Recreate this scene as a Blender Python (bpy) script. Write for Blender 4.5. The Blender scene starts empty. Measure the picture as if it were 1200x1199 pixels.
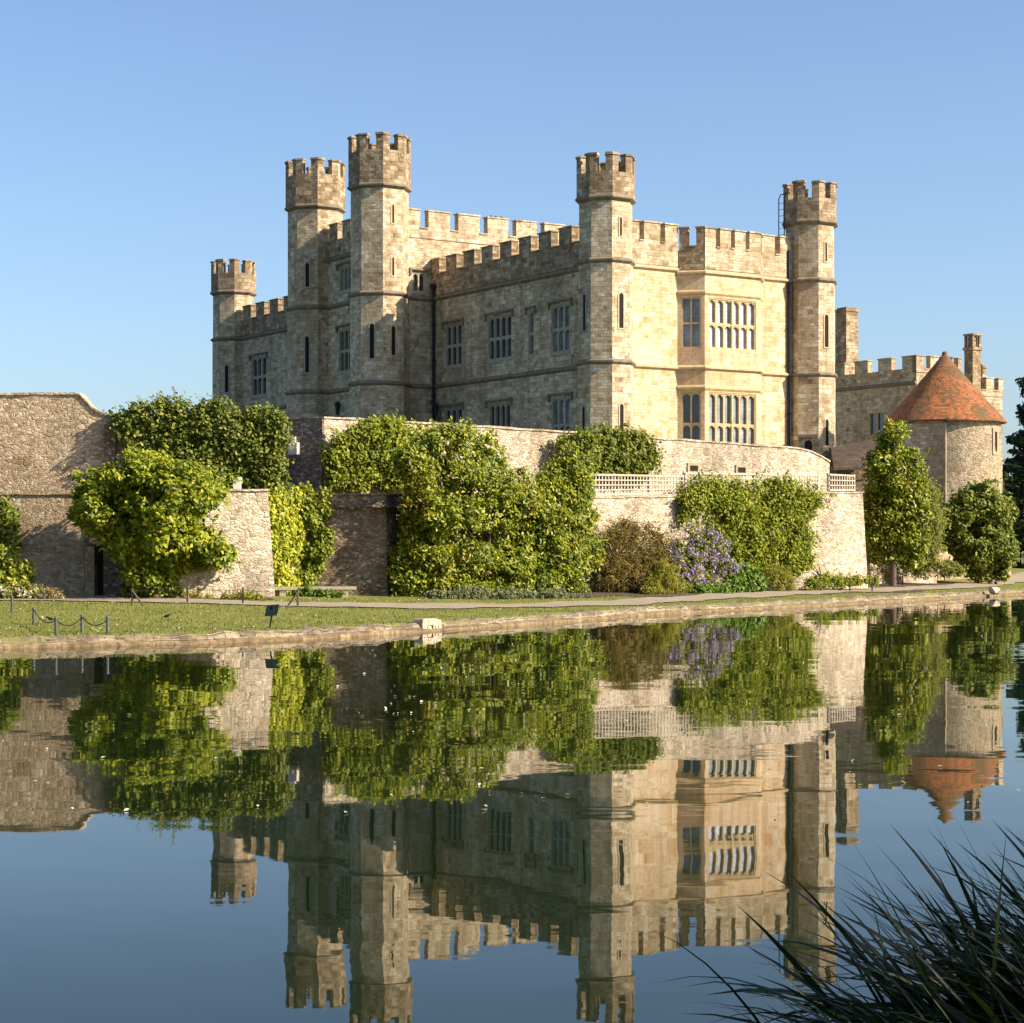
import bpy, bmesh, math, random
import numpy as np
from mathutils import Vector, Matrix
R_ = math.radians
rng = np.random.default_rng(7)
random.seed(7)
S = bpy.context.scene
COL = S.collection

# ------------------------------------------------------------------ camera, sky, sun, exposure
FPX, HZ, CAMZ = 2278.0, 637.0, 2.2          # focal length and horizon of the photograph in its own pixels, eye height above the water
cam_d = bpy.data.cameras.new('camera'); cam = bpy.data.objects.new('camera', cam_d); COL.objects.link(cam)
cam.location = (0, 0, CAMZ); cam.rotation_euler = (R_(90), 0, 0)
cam_d.sensor_width = 36; cam_d.lens = 36*FPX/1200; cam_d.shift_y = (HZ-599.5)/1200
cam_d.clip_start = .1; cam_d.clip_end = 6000
S.camera = cam
SUN_AZ, SUN_EL = 17.5, 32.0                 # degrees towards the camera from +X; elevation
sd = Vector((math.cos(R_(SUN_AZ))*math.cos(R_(SUN_EL)), -math.sin(R_(SUN_AZ))*math.cos(R_(SUN_EL)), math.sin(R_(SUN_EL))))
W = bpy.data.worlds.new('World'); S.world = W; W.use_nodes = True
wn = W.node_tree; bgn = wn.nodes['Background']
sky = wn.nodes.new('ShaderNodeTexSky'); sky.sky_type = 'NISHITA'; sky.sun_disc = False
sky.sun_elevation = R_(SUN_EL); sky.sun_rotation = math.atan2(sd.x, sd.y)
sky.altitude = 900; sky.air_density = 1.0; sky.dust_density = 3.2; sky.ozone_density = 3.5
wn.links.new(sky.outputs[0], bgn.inputs[0]); bgn.inputs[1].default_value = 0.100
sl = bpy.data.lights.new('sun', 'SUN'); so = bpy.data.objects.new('sun', sl); COL.objects.link(so)
sl.energy = 5.0; sl.angle = R_(.53); sl.color = (1, .86, .66)
so.location = sd*300; so.rotation_euler = (-sd).to_track_quat('-Z', 'Y').to_euler()
S.view_settings.view_transform = 'Standard'; S.view_settings.look = 'None'
S.view_settings.exposure = 1.0; S.view_settings.gamma = 1.0
try:
    S.cycles.max_bounces = 6; S.cycles.transparent_max_bounces = 6; S.cycles.sample_clamp_indirect = 4
except Exception: pass

# ------------------------------------------------------------------ helpers
def tag(o, label=None, cat=None, group=None, kind=None):
    if label: o['label'] = label
    if cat: o['category'] = cat
    if group: o['group'] = group
    if kind: o['kind'] = kind
    return o
ROOT = {}
def thing(name, loc, label, cat, group=None):
    o = bpy.data.objects.new(name, None); COL.objects.link(o); o.location = loc
    o.empty_display_size = .3
    ROOT[o.name] = Vector(loc); return tag(o, label, cat, group)
def at(px, Y):                                   # plan point seen at image column px, at depth Y
    return ((px-600)/FPX*Y, Y)
def zat(py, Y): return CAMZ+(HZ-py)/FPX*Y
class MB:
    def __init__(s): s.v = []; s.f = []; s.uv = []; s.mi = []
    def face(s, pts, uv=None, mi=0):
        i = len(s.v); s.v += [tuple(p) for p in pts]; s.f.append(tuple(range(i, i+len(pts)))); s.uv.append(uv); s.mi.append(mi)
    def box8(s, p, mi=0):                         # p: 4 bottom + 4 top, counter-clockwise from above
        i = len(s.v); s.v += [tuple(q) for q in p]
        for f in ((3,2,1,0),(4,5,6,7),(0,1,5,4),(1,2,6,5),(2,3,7,6),(3,0,4,7)):
            s.f.append(tuple(i+k for k in f)); s.uv.append(None); s.mi.append(mi)
    def obox(s, o, d, n, u0, u1, n0, n1, z0, z1, mi=0):  # box in a wall frame: o plan origin, d along, n outward
        P = lambda u, k, z: (o[0]+d[0]*u+n[0]*k, o[1]+d[1]*u+n[1]*k, z)
        b = [P(u0,n0,z0), P(u1,n0,z0), P(u1,n1,z0), P(u0,n1,z0)]
        t = [P(u0,n0,z1), P(u1,n0,z1), P(u1,n1,z1), P(u0,n1,z1)]
        if (d[0]*n[1]-d[1]*n[0])*(u1-u0)*(n1-n0) < 0: b = b[::-1]; t = t[::-1]
        s.box8(b+t, mi)
    def prism(s, ring, z0, z1, cap=True, mi=0):   # ring ccw plan points
        n = len(ring); i = len(s.v)
        s.v += [(p[0],p[1],z0) for p in ring]+[(p[0],p[1],z1) for p in ring]
        for k in range(n):
            s.f.append((i+k, i+(k+1)%n, i+n+(k+1)%n, i+n+k)); s.uv.append(None); s.mi.append(mi)
        if cap:
            s.f.append(tuple(i+n+k for k in range(n))); s.uv.append(None); s.mi.append(mi)
            s.f.append(tuple(i+k for k in reversed(range(n)))); s.uv.append(None); s.mi.append(mi)
    def stack(s, rings, mi=0, cap=True):          # rings: list of (ring, z)
        n = len(rings[0][0]); i = len(s.v)
        for r, z in rings: s.v += [(p[0],p[1],z) for p in r]
        for a in range(len(rings)-1):
            for k in range(n):
                s.f.append((i+a*n+k, i+a*n+(k+1)%n, i+(a+1)*n+(k+1)%n, i+(a+1)*n+k)); s.uv.append(None); s.mi.append(mi)
        if cap:
            s.f.append(tuple(i+(len(rings)-1)*n+k for k in range(n))); s.uv.append(None); s.mi.append(mi)
            s.f.append(tuple(i+k for k in reversed(range(n)))); s.uv.append(None); s.mi.append(mi)
    def extrude(s, poly, o, d, n, n0, n1, mi=0):   # poly in (u,z), extruded along n from n0 to n1
        P = lambda u, z, k: (o[0]+d[0]*u+n[0]*k, o[1]+d[1]*u+n[1]*k, z)
        m = len(poly); i = len(s.v)
        s.v += [P(u,z,n0) for u,z in poly]+[P(u,z,n1) for u,z in poly]
        area = sum(poly[k][0]*poly[(k+1)%m][1]-poly[(k+1)%m][0]*poly[k][1] for k in range(m))
        hand = (d[0]*n[1]-d[1]*n[0])               # z-component of d x n ; front normal of ccw(u,z) is d x z = -(n) when hand>0
        flip = (area > 0) == (hand > 0)
        fr = list(range(i+m, i+2*m)); bk = list(range(i, i+m))
        sides = [(i+k, i+(k+1)%m, i+m+(k+1)%m, i+m+k) for k in range(m)]
        if flip: fr = fr[::-1]; sides = [q[::-1] for q in sides]
        else: bk = bk[::-1]
        for q in [tuple(fr), tuple(bk)]+sides: s.f.append(q); s.uv.append(None); s.mi.append(mi)
    def tube(s, pts, rad, seg=8, mi=0):
        pts = [Vector(p) for p in pts]; n = len(pts)
        if not hasattr(rad, '__len__'): rad = [rad]*n
        i = len(s.v)
        for k, p in enumerate(pts):
            t = (pts[min(k+1,n-1)]-pts[max(k-1,0)]).normalized()
            a = t.orthogonal().normalized() if k == 0 else (a-t*a.dot(t)).normalized()
            b = t.cross(a)
            for q in range(seg):
                w = 2*math.pi*q/seg; s.v.append(tuple(p+(a*math.cos(w)+b*math.sin(w))*rad[k]))
        for k in range(n-1):
            for q in range(seg):
                s.f.append((i+k*seg+q, i+k*seg+(q+1)%seg, i+(k+1)*seg+(q+1)%seg, i+(k+1)*seg+q)); s.uv.append(None); s.mi.append(mi)
        s.f.append(tuple(i+q for q in reversed(range(seg)))); s.uv.append(None); s.mi.append(mi)
        s.f.append(tuple(i+(n-1)*seg+q for q in range(seg))); s.uv.append(None); s.mi.append(mi)
    def lathe(s, c, prof, seg=48, mi=0, a0=0):
        i = len(s.v); n = len(prof); rm = max(r for r,_ in prof)
        vv = [0]
        for k in range(1, n): vv.append(vv[-1]+math.hypot(prof[k][0]-prof[k-1][0], prof[k][1]-prof[k-1][1]))
        for r, z in prof:
            for q in range(seg):
                w = a0+2*math.pi*q/seg; s.v.append((c[0]+r*math.cos(w), c[1]+r*math.sin(w), z))
        for k in range(n-1):
            for q in range(seg):
                s.f.append((i+k*seg+q, i+k*seg+(q+1)%seg, i+(k+1)*seg+(q+1)%seg, i+(k+1)*seg+q)); s.mi.append(mi)
                u0 = rm*2*math.pi*q/seg; u1 = rm*2*math.pi*(q+1)/seg
                s.uv.append([(u0,vv[k]),(u1,vv[k]),(u1,vv[k+1]),(u0,vv[k+1])])
    def build(s, name, mat, parent=None, origin=None, smooth=None):
        if parent is not None:
            r = parent
            while r.parent is not None: r = r.parent
            org = ROOT.get(r.name, Vector((0,0,0)))
        else:
            if origin is None:
                a = np.array(s.v); origin = ((a[:,0].min()+a[:,0].max())/2, (a[:,1].min()+a[:,1].max())/2, a[:,2].min())
            org = Vector(origin)
        me = bpy.data.meshes.new(name)
        me.from_pydata([(v[0]-org.x, v[1]-org.y, v[2]-org.z) for v in s.v], [], s.f)
        ul = me.uv_layers.new(name='UVMap'); li = 0
        flat = np.zeros(len(me.loops)*2)
        for f, uv in zip(s.f, s.uv):
            if uv is None:
                a, b, c = (Vector(s.v[f[k]]) for k in (0, 1, 2))
                nn = Vector((0,0,0))
                for k in range(len(f)):
                    p = Vector(s.v[f[k]]); q = Vector(s.v[f[(k+1)%len(f)]])
                    nn += Vector(((p.y-q.y)*(p.z+q.z), (p.z-q.z)*(p.x+q.x), (p.x-q.x)*(p.y+q.y)))
                if nn.length < 1e-12: nn = Vector((0,0,1))
                nn.normalize()
                if abs(nn.z) > .97: t = Vector((1,0,0)); w = Vector((0,1,0))
                else: t = Vector((-nn.y, nn.x, 0)).normalized(); w = nn.cross(t)
                if abs(nn.z) < .97 and w.z < 0: w = -w
                for k in f:
                    p = Vector(s.v[k]); flat[li] = p.dot(t); flat[li+1] = p.dot(w) if abs(nn.z) > .2 else p.z; li += 2
            else:
                for q in uv: flat[li] = q[0]; flat[li+1] = q[1]; li += 2
        ul.data.foreach_set('uv', flat)
        ms = mat if isinstance(mat, (list, tuple)) else [mat]
        for m in ms: me.materials.append(m)
        if len(ms) > 1: me.polygons.foreach_set('material_index', s.mi)
        if smooth is not None:
            me.polygons.foreach_set('use_smooth', [True]*len(me.polygons)); me.set_sharp_from_angle(angle=R_(smooth))
        me.update(); me.validate()
        o = bpy.data.objects.new(name, me); COL.objects.link(o)
        if parent is not None: o.parent = parent
        else: o.location = org; ROOT[o.name] = org
        return o

# ------------------------------------------------------------------ materials
class NT:
    def __init__(s, name):
        s.m = bpy.data.materials.new(name); s.m.use_nodes = True; s.t = s.m.node_tree
        s.b = s.t.nodes['Principled BSDF']; s.out = s.t.nodes['Material Output']
    def n(s, typ, **kw):
        x = s.t.nodes.new(typ)
        for k, v in kw.items():
            if k.startswith('i_'):
                key = k[2:].replace('_', ' ')
                x.inputs[key].default_value = v
            else: setattr(x, k, v)
        return x
    def l(s, a, b): s.t.links.new(a, b)
    def ramp(s, fac, stops, interp='LINEAR'):
        r = s.t.nodes.new('ShaderNodeValToRGB'); e = r.color_ramp.elements; r.color_ramp.interpolation = interp
        while len(e) < len(stops): e.new(.5)
        for k, (p, c) in enumerate(stops): e[k].position = p; e[k].color = (*c, 1) if len(c) == 3 else c
        s.l(fac, r.inputs[0]); return r.outputs[0]
    def mix(s, fac, a, b, mode='MIX'):
        x = s.t.nodes.new('ShaderNodeMix'); x.data_type = 'RGBA'; x.blend_type = mode
        for sock, v in ((x.inputs[0], fac), (x.inputs[6], a), (x.inputs[7], b)):
            if isinstance(v, (int, float)): sock.default_value = v
            elif isinstance(v, tuple): sock.default_value = (*v, 1)
            else: s.l(v, sock)
        return x.outputs[2]
    def math(s, op, a, b=0.0, c=None):
        x = s.t.nodes.new('ShaderNodeMath'); x.operation = op
        for k, v in enumerate((a, b) if c is None else (a, b, c)):
            if isinstance(v, (int, float)): x.inputs[k].default_value = v
            else: s.l(v, x.inputs[k])
        return x.outputs[0]
    def noise(s, vec, scale, detail=4, rough=.55, dist=0):
        x = s.n('ShaderNodeTexNoise'); x.inputs['Scale'].default_value = scale; x.inputs['Detail'].default_value = detail
        x.inputs['Roughness'].default_value = rough; x.inputs['Distortion'].default_value = dist
        if vec is not None: s.l(vec, x.inputs['Vector'])
        return x
    def bump(s, h, strength, dist, normal=None):
        x = s.n('ShaderNodeBump'); x.inputs['Strength'].default_value = strength; x.inputs['Distance'].default_value = dist
        s.l(h, x.inputs['Height'])
        if normal is not None: s.l(normal, x.inputs['Normal'])
        return x.outputs[0]
    def scalev(s, vec, sc):
        x = s.n('ShaderNodeVectorMath', operation='MULTIPLY'); s.l(vec, x.inputs[0]); x.inputs[1].default_value = sc; return x.outputs[0]

def geo_pos(k): return k.n('ShaderNodeNewGeometry').outputs['Position']
def ashlar(name, pal, bw=.50, rh=.245, stain=(.35,.33,.28), stain_amt=.5, bump=.6, mort=.55, patch=None):
    """coursed squared stone: pal = stops of the per-block colour"""
    k = NT(name); uv = k.n('ShaderNodeUVMap').outputs[0]; pos = geo_pos(k)
    wob = k.noise(uv, 1.7, 2); sub = k.n('ShaderNodeVectorMath', operation='SUBTRACT'); k.l(wob.outputs['Color'], sub.inputs[0]); sub.inputs[1].default_value = (.5,.5,.5)
    wv = k.scalev(sub.outputs[0], (.10,.05,0)); add = k.n('ShaderNodeVectorMath', operation='ADD'); k.l(uv, add.inputs[0]); k.l(wv, add.inputs[1])
    def brick(w, h, off):
        b = k.n('ShaderNodeTexBrick'); b.offset = off; b.squash = 1.0; b.offset_frequency = 2
        k.l(add.outputs[0], b.inputs['Vector'])
        for q, v in (('Scale',1), ('Mortar Size',.012), ('Mortar Smooth',.4), ('Bias',0), ('Brick Width',w), ('Row Height',h)): b.inputs[q].default_value = v
        b.inputs['Color1'].default_value = (0,0,0,1); b.inputs['Color2'].default_value = (1,1,1,1); b.inputs['Mortar'].default_value = (.5,.5,.5,1)
        return b
    b1 = brick(bw, rh, .5); b2 = brick(bw*.62, rh*.61, .37)
    msk = k.math('GREATER_THAN', k.noise(uv, .55, 1).outputs[0], .52)
    val = k.mix(msk, b1.outputs['Color'], b2.outputs['Color'])
    mo = k.mix(msk, b1.outputs['Fac'], b2.outputs['Fac'])
    # a second throw of the dice per block, from the noise around it
    nz = k.noise(add.outputs[0], 1.9, 6, .68)
    sep = k.math('ADD', k.math('MULTIPLY', val, .50), k.math('MULTIPLY', k.math('SUBTRACT', nz.outputs[0], .30), 1.5))
    col = k.ramp(sep, pal)
    col = k.mix(k.math('MULTIPLY', mo, mort), col, tuple(c*.5 for c in pal[len(pal)//2][1]))
    # weather stains, stretched down the wall
    st = k.noise(k.scalev(pos, (.55,.55,.16)), 1.0, 5, .62, .4)
    sf = k.ramp(st.outputs[0], [(.47,(0,0,0)), (.68,(1,1,1))])
    col = k.mix(k.math('MULTIPLY', sf, stain_amt), col, stain, 'MIX')
    gr = k.noise(pos, 9, 6, .7)
    col = k.mix(.35, col, k.ramp(gr.outputs[0], [(.32,(.32,.30,.27)), (.66,(1.18,1.16,1.13))]), 'MULTIPLY')
    vs = k.noise(k.scalev(pos, (2.6,2.6,.10)), 1.0, 4, .6)
    col = k.mix(k.math('MULTIPLY', k.ramp(vs.outputs[0], [(.54,(0,0,0)), (.70,(1,1,1))]), .38), col, tuple(c*.62 for c in stain))
    # lichen specks
    li = k.noise(pos, 3.4, 8, .75)
    col = k.mix(k.math('MULTIPLY', k.ramp(li.outputs[0], [(.58,(0,0,0)), (.66,(1,1,1))]), .35), col, (.10,.09,.07))
    k.l(col, k.b.inputs['Base Color']); k.b.inputs['Roughness'].default_value = .92; k.b.inputs['Specular IOR Level'].default_value = .2
    h = k.math('ADD', k.math('MULTIPLY', mo, -.8), k.math('MULTIPLY', gr.outputs[0], .9))
    h = k.math('ADD', h, k.math('MULTIPLY', val, .35))
    k.l(k.bump(h, bump, .075), k.b.inputs['Normal']); return k.m
def rubble(name, pal, scale=3.2, mortar=(.33,.28,.2), bump=.9, stain=.35, flat=1.75):
    k = NT(name); uv = k.n('ShaderNodeUVMap').outputs[0]; pos = geo_pos(k)
    wob = k.noise(uv, 4.5, 4); sub = k.n('ShaderNodeVectorMath', operation='SUBTRACT'); k.l(wob.outputs['Color'], sub.inputs[0]); sub.inputs[1].default_value = (.5,.5,.5)
    add = k.n('ShaderNodeVectorMath', operation='ADD'); k.l(uv, add.inputs[0]); k.l(k.scalev(sub.outputs[0], (.20,.10,0)), add.inputs[1])
    v = k.scalev(add.outputs[0], (1, flat, 1))
    def vor(feat, sc):
        x = k.n('ShaderNodeTexVoronoi'); x.feature = feat; x.inputs['Scale'].default_value = sc; x.inputs['Randomness'].default_value = .85; k.l(v, x.inputs['Vector']); return x
    c1 = vor('F1', scale); e1 = vor('DISTANCE_TO_EDGE', scale); c2 = vor('F1', scale*.62); e2 = vor('DISTANCE_TO_EDGE', scale*.62)
    msk = k.math('GREATER_THAN', k.noise(uv, 1.1, 3).outputs[0], .58)
    cc = k.mix(msk, c1.outputs['Color'], c2.outputs['Color'])
    bw = k.n('ShaderNodeSeparateColor'); k.l(cc, bw.inputs[0])
    ed = k.mix(msk, e1.outputs['Distance'], e2.outputs['Distance'])
    gr0 = k.noise(pos, 7, 4, .7)
    edge = k.ramp(k.math('ADD', ed, k.math('MULTIPLY', k.math('SUBTRACT', gr0.outputs[0], .5), .12)), [(.0,(.45,.45,.45)), (.14,(1,1,1))])
    gr = k.noise(pos, 11, 6, .72)
    t = k.math('ADD', k.math('MULTIPLY', bw.outputs[0], .8), k.math('MULTIPLY', gr.outputs[0], .25))
    col = k.ramp(t, pal); col = k.mix(edge, mortar, col)
    st = k.noise(k.scalev(pos, (.5,.5,.22)), 1.1, 5, .6, .4)
    col = k.mix(k.math('MULTIPLY', k.ramp(st.outputs[0], [(.46,(0,0,0)), (.66,(1,1,1))]), stain), col, (.15,.13,.09))
    col = k.mix(.4, col, k.ramp(gr.outputs[0], [(.3,(.42,.39,.35)), (.68,(1.2,1.18,1.15))]), 'MULTIPLY')
    big = k.noise(pos, .45, 5, .65, .6)
    col = k.mix(.55, col, k.ramp(big.outputs[0], [(.32,(.62,.55,.46)), (.5,(1,1,1)), (.68,(1.22,1.2,1.16))]), 'MULTIPLY')
    li = k.noise(pos, 2.1, 8, .75)
    col = k.mix(k.math('MULTIPLY', k.ramp(li.outputs[0], [(.6,(0,0,0)), (.68,(1,1,1))]), .4), col, (.09,.085,.05))
    k.l(col, k.b.inputs['Base Color']); k.b.inputs['Roughness'].default_value = .95; k.b.inputs['Specular IOR Level'].default_value = .15
    h = k.math('ADD', k.math('MULTIPLY', edge, .9), k.math('MULTIPLY', gr.outputs[0], .8)); h = k.math('ADD', h, k.math('MULTIPLY', bw.outputs[1], .6))
    k.l(k.bump(h, bump, .07), k.b.inputs['Normal']); return k.m
def plain(name, col, rough=.8, metal=0, var=.25, scale=6, bump=0.0, spec=.3):
    k = NT(name); pos = geo_pos(k); nz = k.noise(pos, scale, 5, .65)
    c = k.mix(1, col, k.ramp(nz.outputs[0], [(.25,(1-var,)*3), (.75,(1+var,)*3)]), 'MULTIPLY')
    k.l(c, k.b.inputs['Base Color']); k.b.inputs['Roughness'].default_value = rough; k.b.inputs['Metallic'].default_value = metal
    k.b.inputs['Specular IOR Level'].default_value = spec
    if bump: k.l(k.bump(nz.outputs[0], bump, .03), k.b.inputs['Normal'])
    return k.m
def glass(name, col, var=.5, lead=.11, rough=.06):
    k = NT(name); uv = k.n('ShaderNodeUVMap').outputs[0]; pos = geo_pos(k)
    b = k.n('ShaderNodeTexBrick'); b.offset = 0; k.l(uv, b.inputs['Vector'])
    for q, v in (('Scale',1), ('Mortar Size',.006), ('Mortar Smooth',.1), ('Brick Width',lead*1.0), ('Row Height',lead*1.9)): b.inputs[q].default_value = v
    nz = k.noise(pos, 1.3, 2); c = k.mix(1, col, k.ramp(nz.outputs[0], [(.3,(1-var,)*3), (.7,(1+var,)*3)]), 'MULTIPLY')
    c = k.mix(b.outputs['Fac'], c, (.04,.04,.045)); k.l(c, k.b.inputs['Base Color'])
    k.b.inputs['Roughness'].default_value = rough; k.b.inputs['Specular IOR Level'].default_value = .8
    k.l(k.bump(k.noise(pos, 4, 1).outputs[0], .15, .02), k.b.inputs['Normal']); return k.m
def leafm(name, stops, trans=.35, gloss=.35, rough=.45, clump=.5, red=None, red_amt=.6):
    """leaf colour differs from leaf to leaf (each leaf is an island) and from bough to bough"""
    k = NT(name); g = k.n('ShaderNodeNewGeometry'); pos = g.outputs['Position']
    nz = k.noise(pos, 1.1, 3); t = k.math('ADD', k.math('MULTIPLY', g.outputs['Random Per Island'], 1-clump*.5), k.math('MULTIPLY', k.math('SUBTRACT', nz.outputs[0], .38), clump*1.6))
    col = k.ramp(t, stops)
    if red:
        rn = k.noise(pos, .8, 4, .6); rf = k.math('MULTIPLY', k.ramp(rn.outputs[0], [(.56,(0,0,0)), (.66,(1,1,1))]), red_amt)
        col = k.mix(k.math('MULTIPLY', rf, k.math('GREATER_THAN', g.outputs['Random Per Island'], .35)), col, red)
    k.l(col, k.b.inputs['Base Color']); k.b.inputs['Roughness'].default_value = rough; k.b.inputs['Specular IOR Level'].default_value = gloss
    tr = k.n('ShaderNodeBsdfTranslucent'); tc = k.mix(1, col, (1.5,1.5,.5), 'MULTIPLY'); k.l(tc, tr.inputs[0])
    mx = k.n('ShaderNodeMixShader'); mx.inputs[0].default_value = trans; k.l(k.b.outputs[0], mx.inputs[1]); k.l(tr.outputs[0], mx.inputs[2]); k.l(mx.outputs[0], k.out.inputs[0])
    return k.m
M = {}
M['rag'] = ashlar('ragstone', [(.05,(.14,.09,.05)), (.22,(.33,.235,.14)), (.42,(.48,.37,.235)), (.66,(.59,.485,.335)), (.95,(.78,.70,.55))], stain=(.21,.145,.085), stain_amt=.55)
M['ochre'] = ashlar('golden_stone', [(.05,(.36,.19,.075)), (.24,(.55,.36,.18)), (.46,(.64,.485,.31)), (.75,(.71,.58,.41)), (1,(.80,.70,.55))], bw=.6, rh=.26, stain=(.47,.30,.15), stain_amt=.5, bump=.55, mort=.35)
M['bay'] = ashlar('bay_stone', [(.0,(.48,.29,.13)), (.4,(.62,.46,.29)), (1,(.70,.57,.41))], bw=.7, rh=.30, stain=(.44,.25,.105), stain_amt=.55, bump=.4, mort=.3)
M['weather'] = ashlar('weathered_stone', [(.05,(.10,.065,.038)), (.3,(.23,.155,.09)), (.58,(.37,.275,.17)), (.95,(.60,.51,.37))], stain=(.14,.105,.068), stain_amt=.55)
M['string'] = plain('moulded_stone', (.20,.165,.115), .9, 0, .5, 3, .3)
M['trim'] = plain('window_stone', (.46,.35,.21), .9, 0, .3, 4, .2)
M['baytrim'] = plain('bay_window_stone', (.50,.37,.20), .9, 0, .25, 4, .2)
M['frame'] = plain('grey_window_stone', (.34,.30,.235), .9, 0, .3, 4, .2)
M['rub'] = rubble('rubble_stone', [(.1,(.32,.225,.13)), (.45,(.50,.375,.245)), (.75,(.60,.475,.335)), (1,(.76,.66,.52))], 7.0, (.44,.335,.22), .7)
M['rublit'] = rubble('sunlit_rubble_stone', [(.1,(.34,.255,.165)), (.35,(.54,.44,.32)), (.7,(.68,.58,.45)), (1,(.82,.75,.64))], 6.4, (.58,.485,.36), .8, .6)  # rubble made paler in colour for the walls in full sun
M['rubshade'] = rubble('shaded_rubble_stone', [(.1,(.17,.115,.075)), (.45,(.27,.195,.135)), (.75,(.38,.29,.21)), (1,(.62,.55,.46))], 7, (.17,.13,.095), .9, .4)  # rubble coloured darker for walls that stand in shade
M['round'] = rubble('flint_rubble', [(.1,(.28,.205,.13)), (.45,(.45,.36,.24)), (.75,(.56,.46,.33)), (1,(.68,.59,.46))], 7.5, (.44,.38,.27), .8, .25, 1.4)
M['cope'] = plain('coping_stone', (.33,.265,.175), .9, 0, .4, 3, .4)
M['glassd'] = glass('dark_leaded_glass', (.035,.042,.05))
M['glassm'] = glass('sky_grey_leaded_glass', (.20,.235,.25))  # pane colour made paler grey to stand for reflected sky
M['glassp'] = glass('pale_leaded_glass', (.50,.53,.58), .5)
M['dark'] = plain('opening_shade', (.012,.011,.010), .9, 0, .2)  # near-black fill standing for the shade inside slits and vents
M['iron'] = plain('black_iron', (.02,.022,.026), .5, .4, .3, 8)
M['lead'] = plain('roof_lead', (.16,.16,.16), .6, 0, .3, 2)
M['wood'] = plain('weathered_wood', (.30,.25,.18), .8, 0, .35, 9, .3)
M['white'] = plain('white_painted_wood', (.43,.37,.29), .6, 0, .25, 4)
M['bark'] = plain('bark', (.11,.08,.055), .9, 0, .4, 12, .6)
M['signgreen'] = plain('dark_green_paint', (.004,.014,.013), .5, 0, .2, 8)

# ------------------------------------------------------------------ water, ground, path
def sheet(name, poly, z, mat, label=None):
    mb = MB(); mb.face([(x, y, z) for x, y in poly]); o = mb.build(name, mat); tag(o, kind='structure'); return o
k = NT('lake_water'); pos = geo_pos(k)
def wnorm(scale, amt, vec):
    nz = k.noise(vec, scale, 2, .5); s_ = k.n('ShaderNodeVectorMath', operation='SUBTRACT'); k.l(nz.outputs['Color'], s_.inputs[0]); s_.inputs[1].default_value = (.5,.5,.5)
    return k.scalev(s_.outputs[0], (amt*.6, amt, 0))
pv = k.scalev(pos, (.55, 1.0, 1))
patch = k.ramp(k.noise(k.scalev(pos, (.35,1,1)), .16, 3).outputs[0], [(.45,(.22,)*3), (.62,(1,)*3)])
w1 = wnorm(.9, .016, pv); w2 = wnorm(6.0, .012, k.scalev(pos, (.35,1,1)))
w2m = k.n('ShaderNodeVectorMath', operation='MULTIPLY'); k.l(w2, w2m.inputs[0]); k.l(patch, w2m.inputs[1])
a1 = k.n('ShaderNodeVectorMath', operation='ADD'); k.l(w1, a1.inputs[0]); k.l(w2m.outputs[0], a1.inputs[1])
a2 = k.n('ShaderNodeVectorMath', operation='ADD'); k.l(a1.outputs[0], a2.inputs[0]); a2.inputs[1].default_value = (0,0,1)
nrm = k.n('ShaderNodeVectorMath', operation='NORMALIZE'); k.l(a2.outputs[0], nrm.inputs[0]); k.l(nrm.outputs[0], k.b.inputs['Normal'])
k.b.inputs['Base Color'].default_value = (.007,.014,.004,1); k.b.inputs['Roughness'].default_value = .015; k.b.inputs['IOR'].default_value = 1.31
M['water'] = k.m
sheet('water', [(-900,-60),(900,-60),(900,1200),(-900,1200)], 0.0, M['water'])

bank_px = [(0,40.7),(300,43.6),(500,48.7),(700,56.3),(760,59.7),(1000,70.6),(1157,80.8)]
front = [(-70,6),(-40,24),(-24,33)]+[at(*p) for p in bank_px]+[(26,89),(36,105),(42,128),(38,150),(24,168)]
def catmull(P, n=8):
    out = []
    for i in range(len(P)-1):
        p0, p1, p2, p3 = P[max(i-1,0)], P[i], P[i+1], P[min(i+2,len(P)-1)]
        for q in range(n):
            t = q/n
            out.append(tuple(.5*((2*p1[a])+(-p0[a]+p2[a])*t+(2*p0[a]-5*p1[a]+4*p2[a]-p3[a])*t*t+(-p0[a]+3*p1[a]-3*p2[a]+p3[a])*t**3) for a in (0,1)))
    out.append(P[-1]); return out
bank = catmull(front, 10)
isl = np.array(bank+[(-120,168),(-120,6)])
def inside(poly, x, y):
    c = np.zeros(x.shape, bool); n = len(poly)
    for i in range(n):
        x1, y1 = poly[i]; x2, y2 = poly[(i+1)%n]
        if y1 == y2: continue
        m = ((y1 > y) != (y2 > y)) & (x < (x2-x1)*(y-y1)/(y2-y1)+x1); c ^= m
    return c
def dist_poly(pl, x, y, closed=False):
    d = np.full(x.shape, 1e9); n = len(pl)
    for i in range(n if closed else n-1):
        ax, ay = pl[i]; bx, by = pl[(i+1)%n]; dx, dy = bx-ax, by-ay; L2 = dx*dx+dy*dy+1e-12
        t = np.clip(((x-ax)*dx+(y-ay)*dy)/L2, 0, 1); d = np.minimum(d, np.hypot(x-ax-t*dx, y-ay-t*dy))
    return d
def ground_z(x, y):
    x = np.asarray(x, float); y = np.asarray(y, float)
    d = dist_poly(bank, x, y); s = np.clip(d/11, 0, 1); s = s*s*(3-2*s)
    return .215+.36*s+.012*np.sin(x*1.3+y*.7)*np.clip(d,0,1)+.01*np.sin(x*.6-y*1.9)*np.clip(d,0,1)
gx = np.arange(-46, 50, .45); gy = np.arange(16, 172, .45); GX, GY = np.meshgrid(gx, gy)
ins = inside(isl, GX, GY); dd = dist_poly(bank, GX, GY); sdist = np.where(ins, dd, -dd)
GZ = np.where(sdist > .12, ground_z(GX, GY), -.5)
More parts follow.
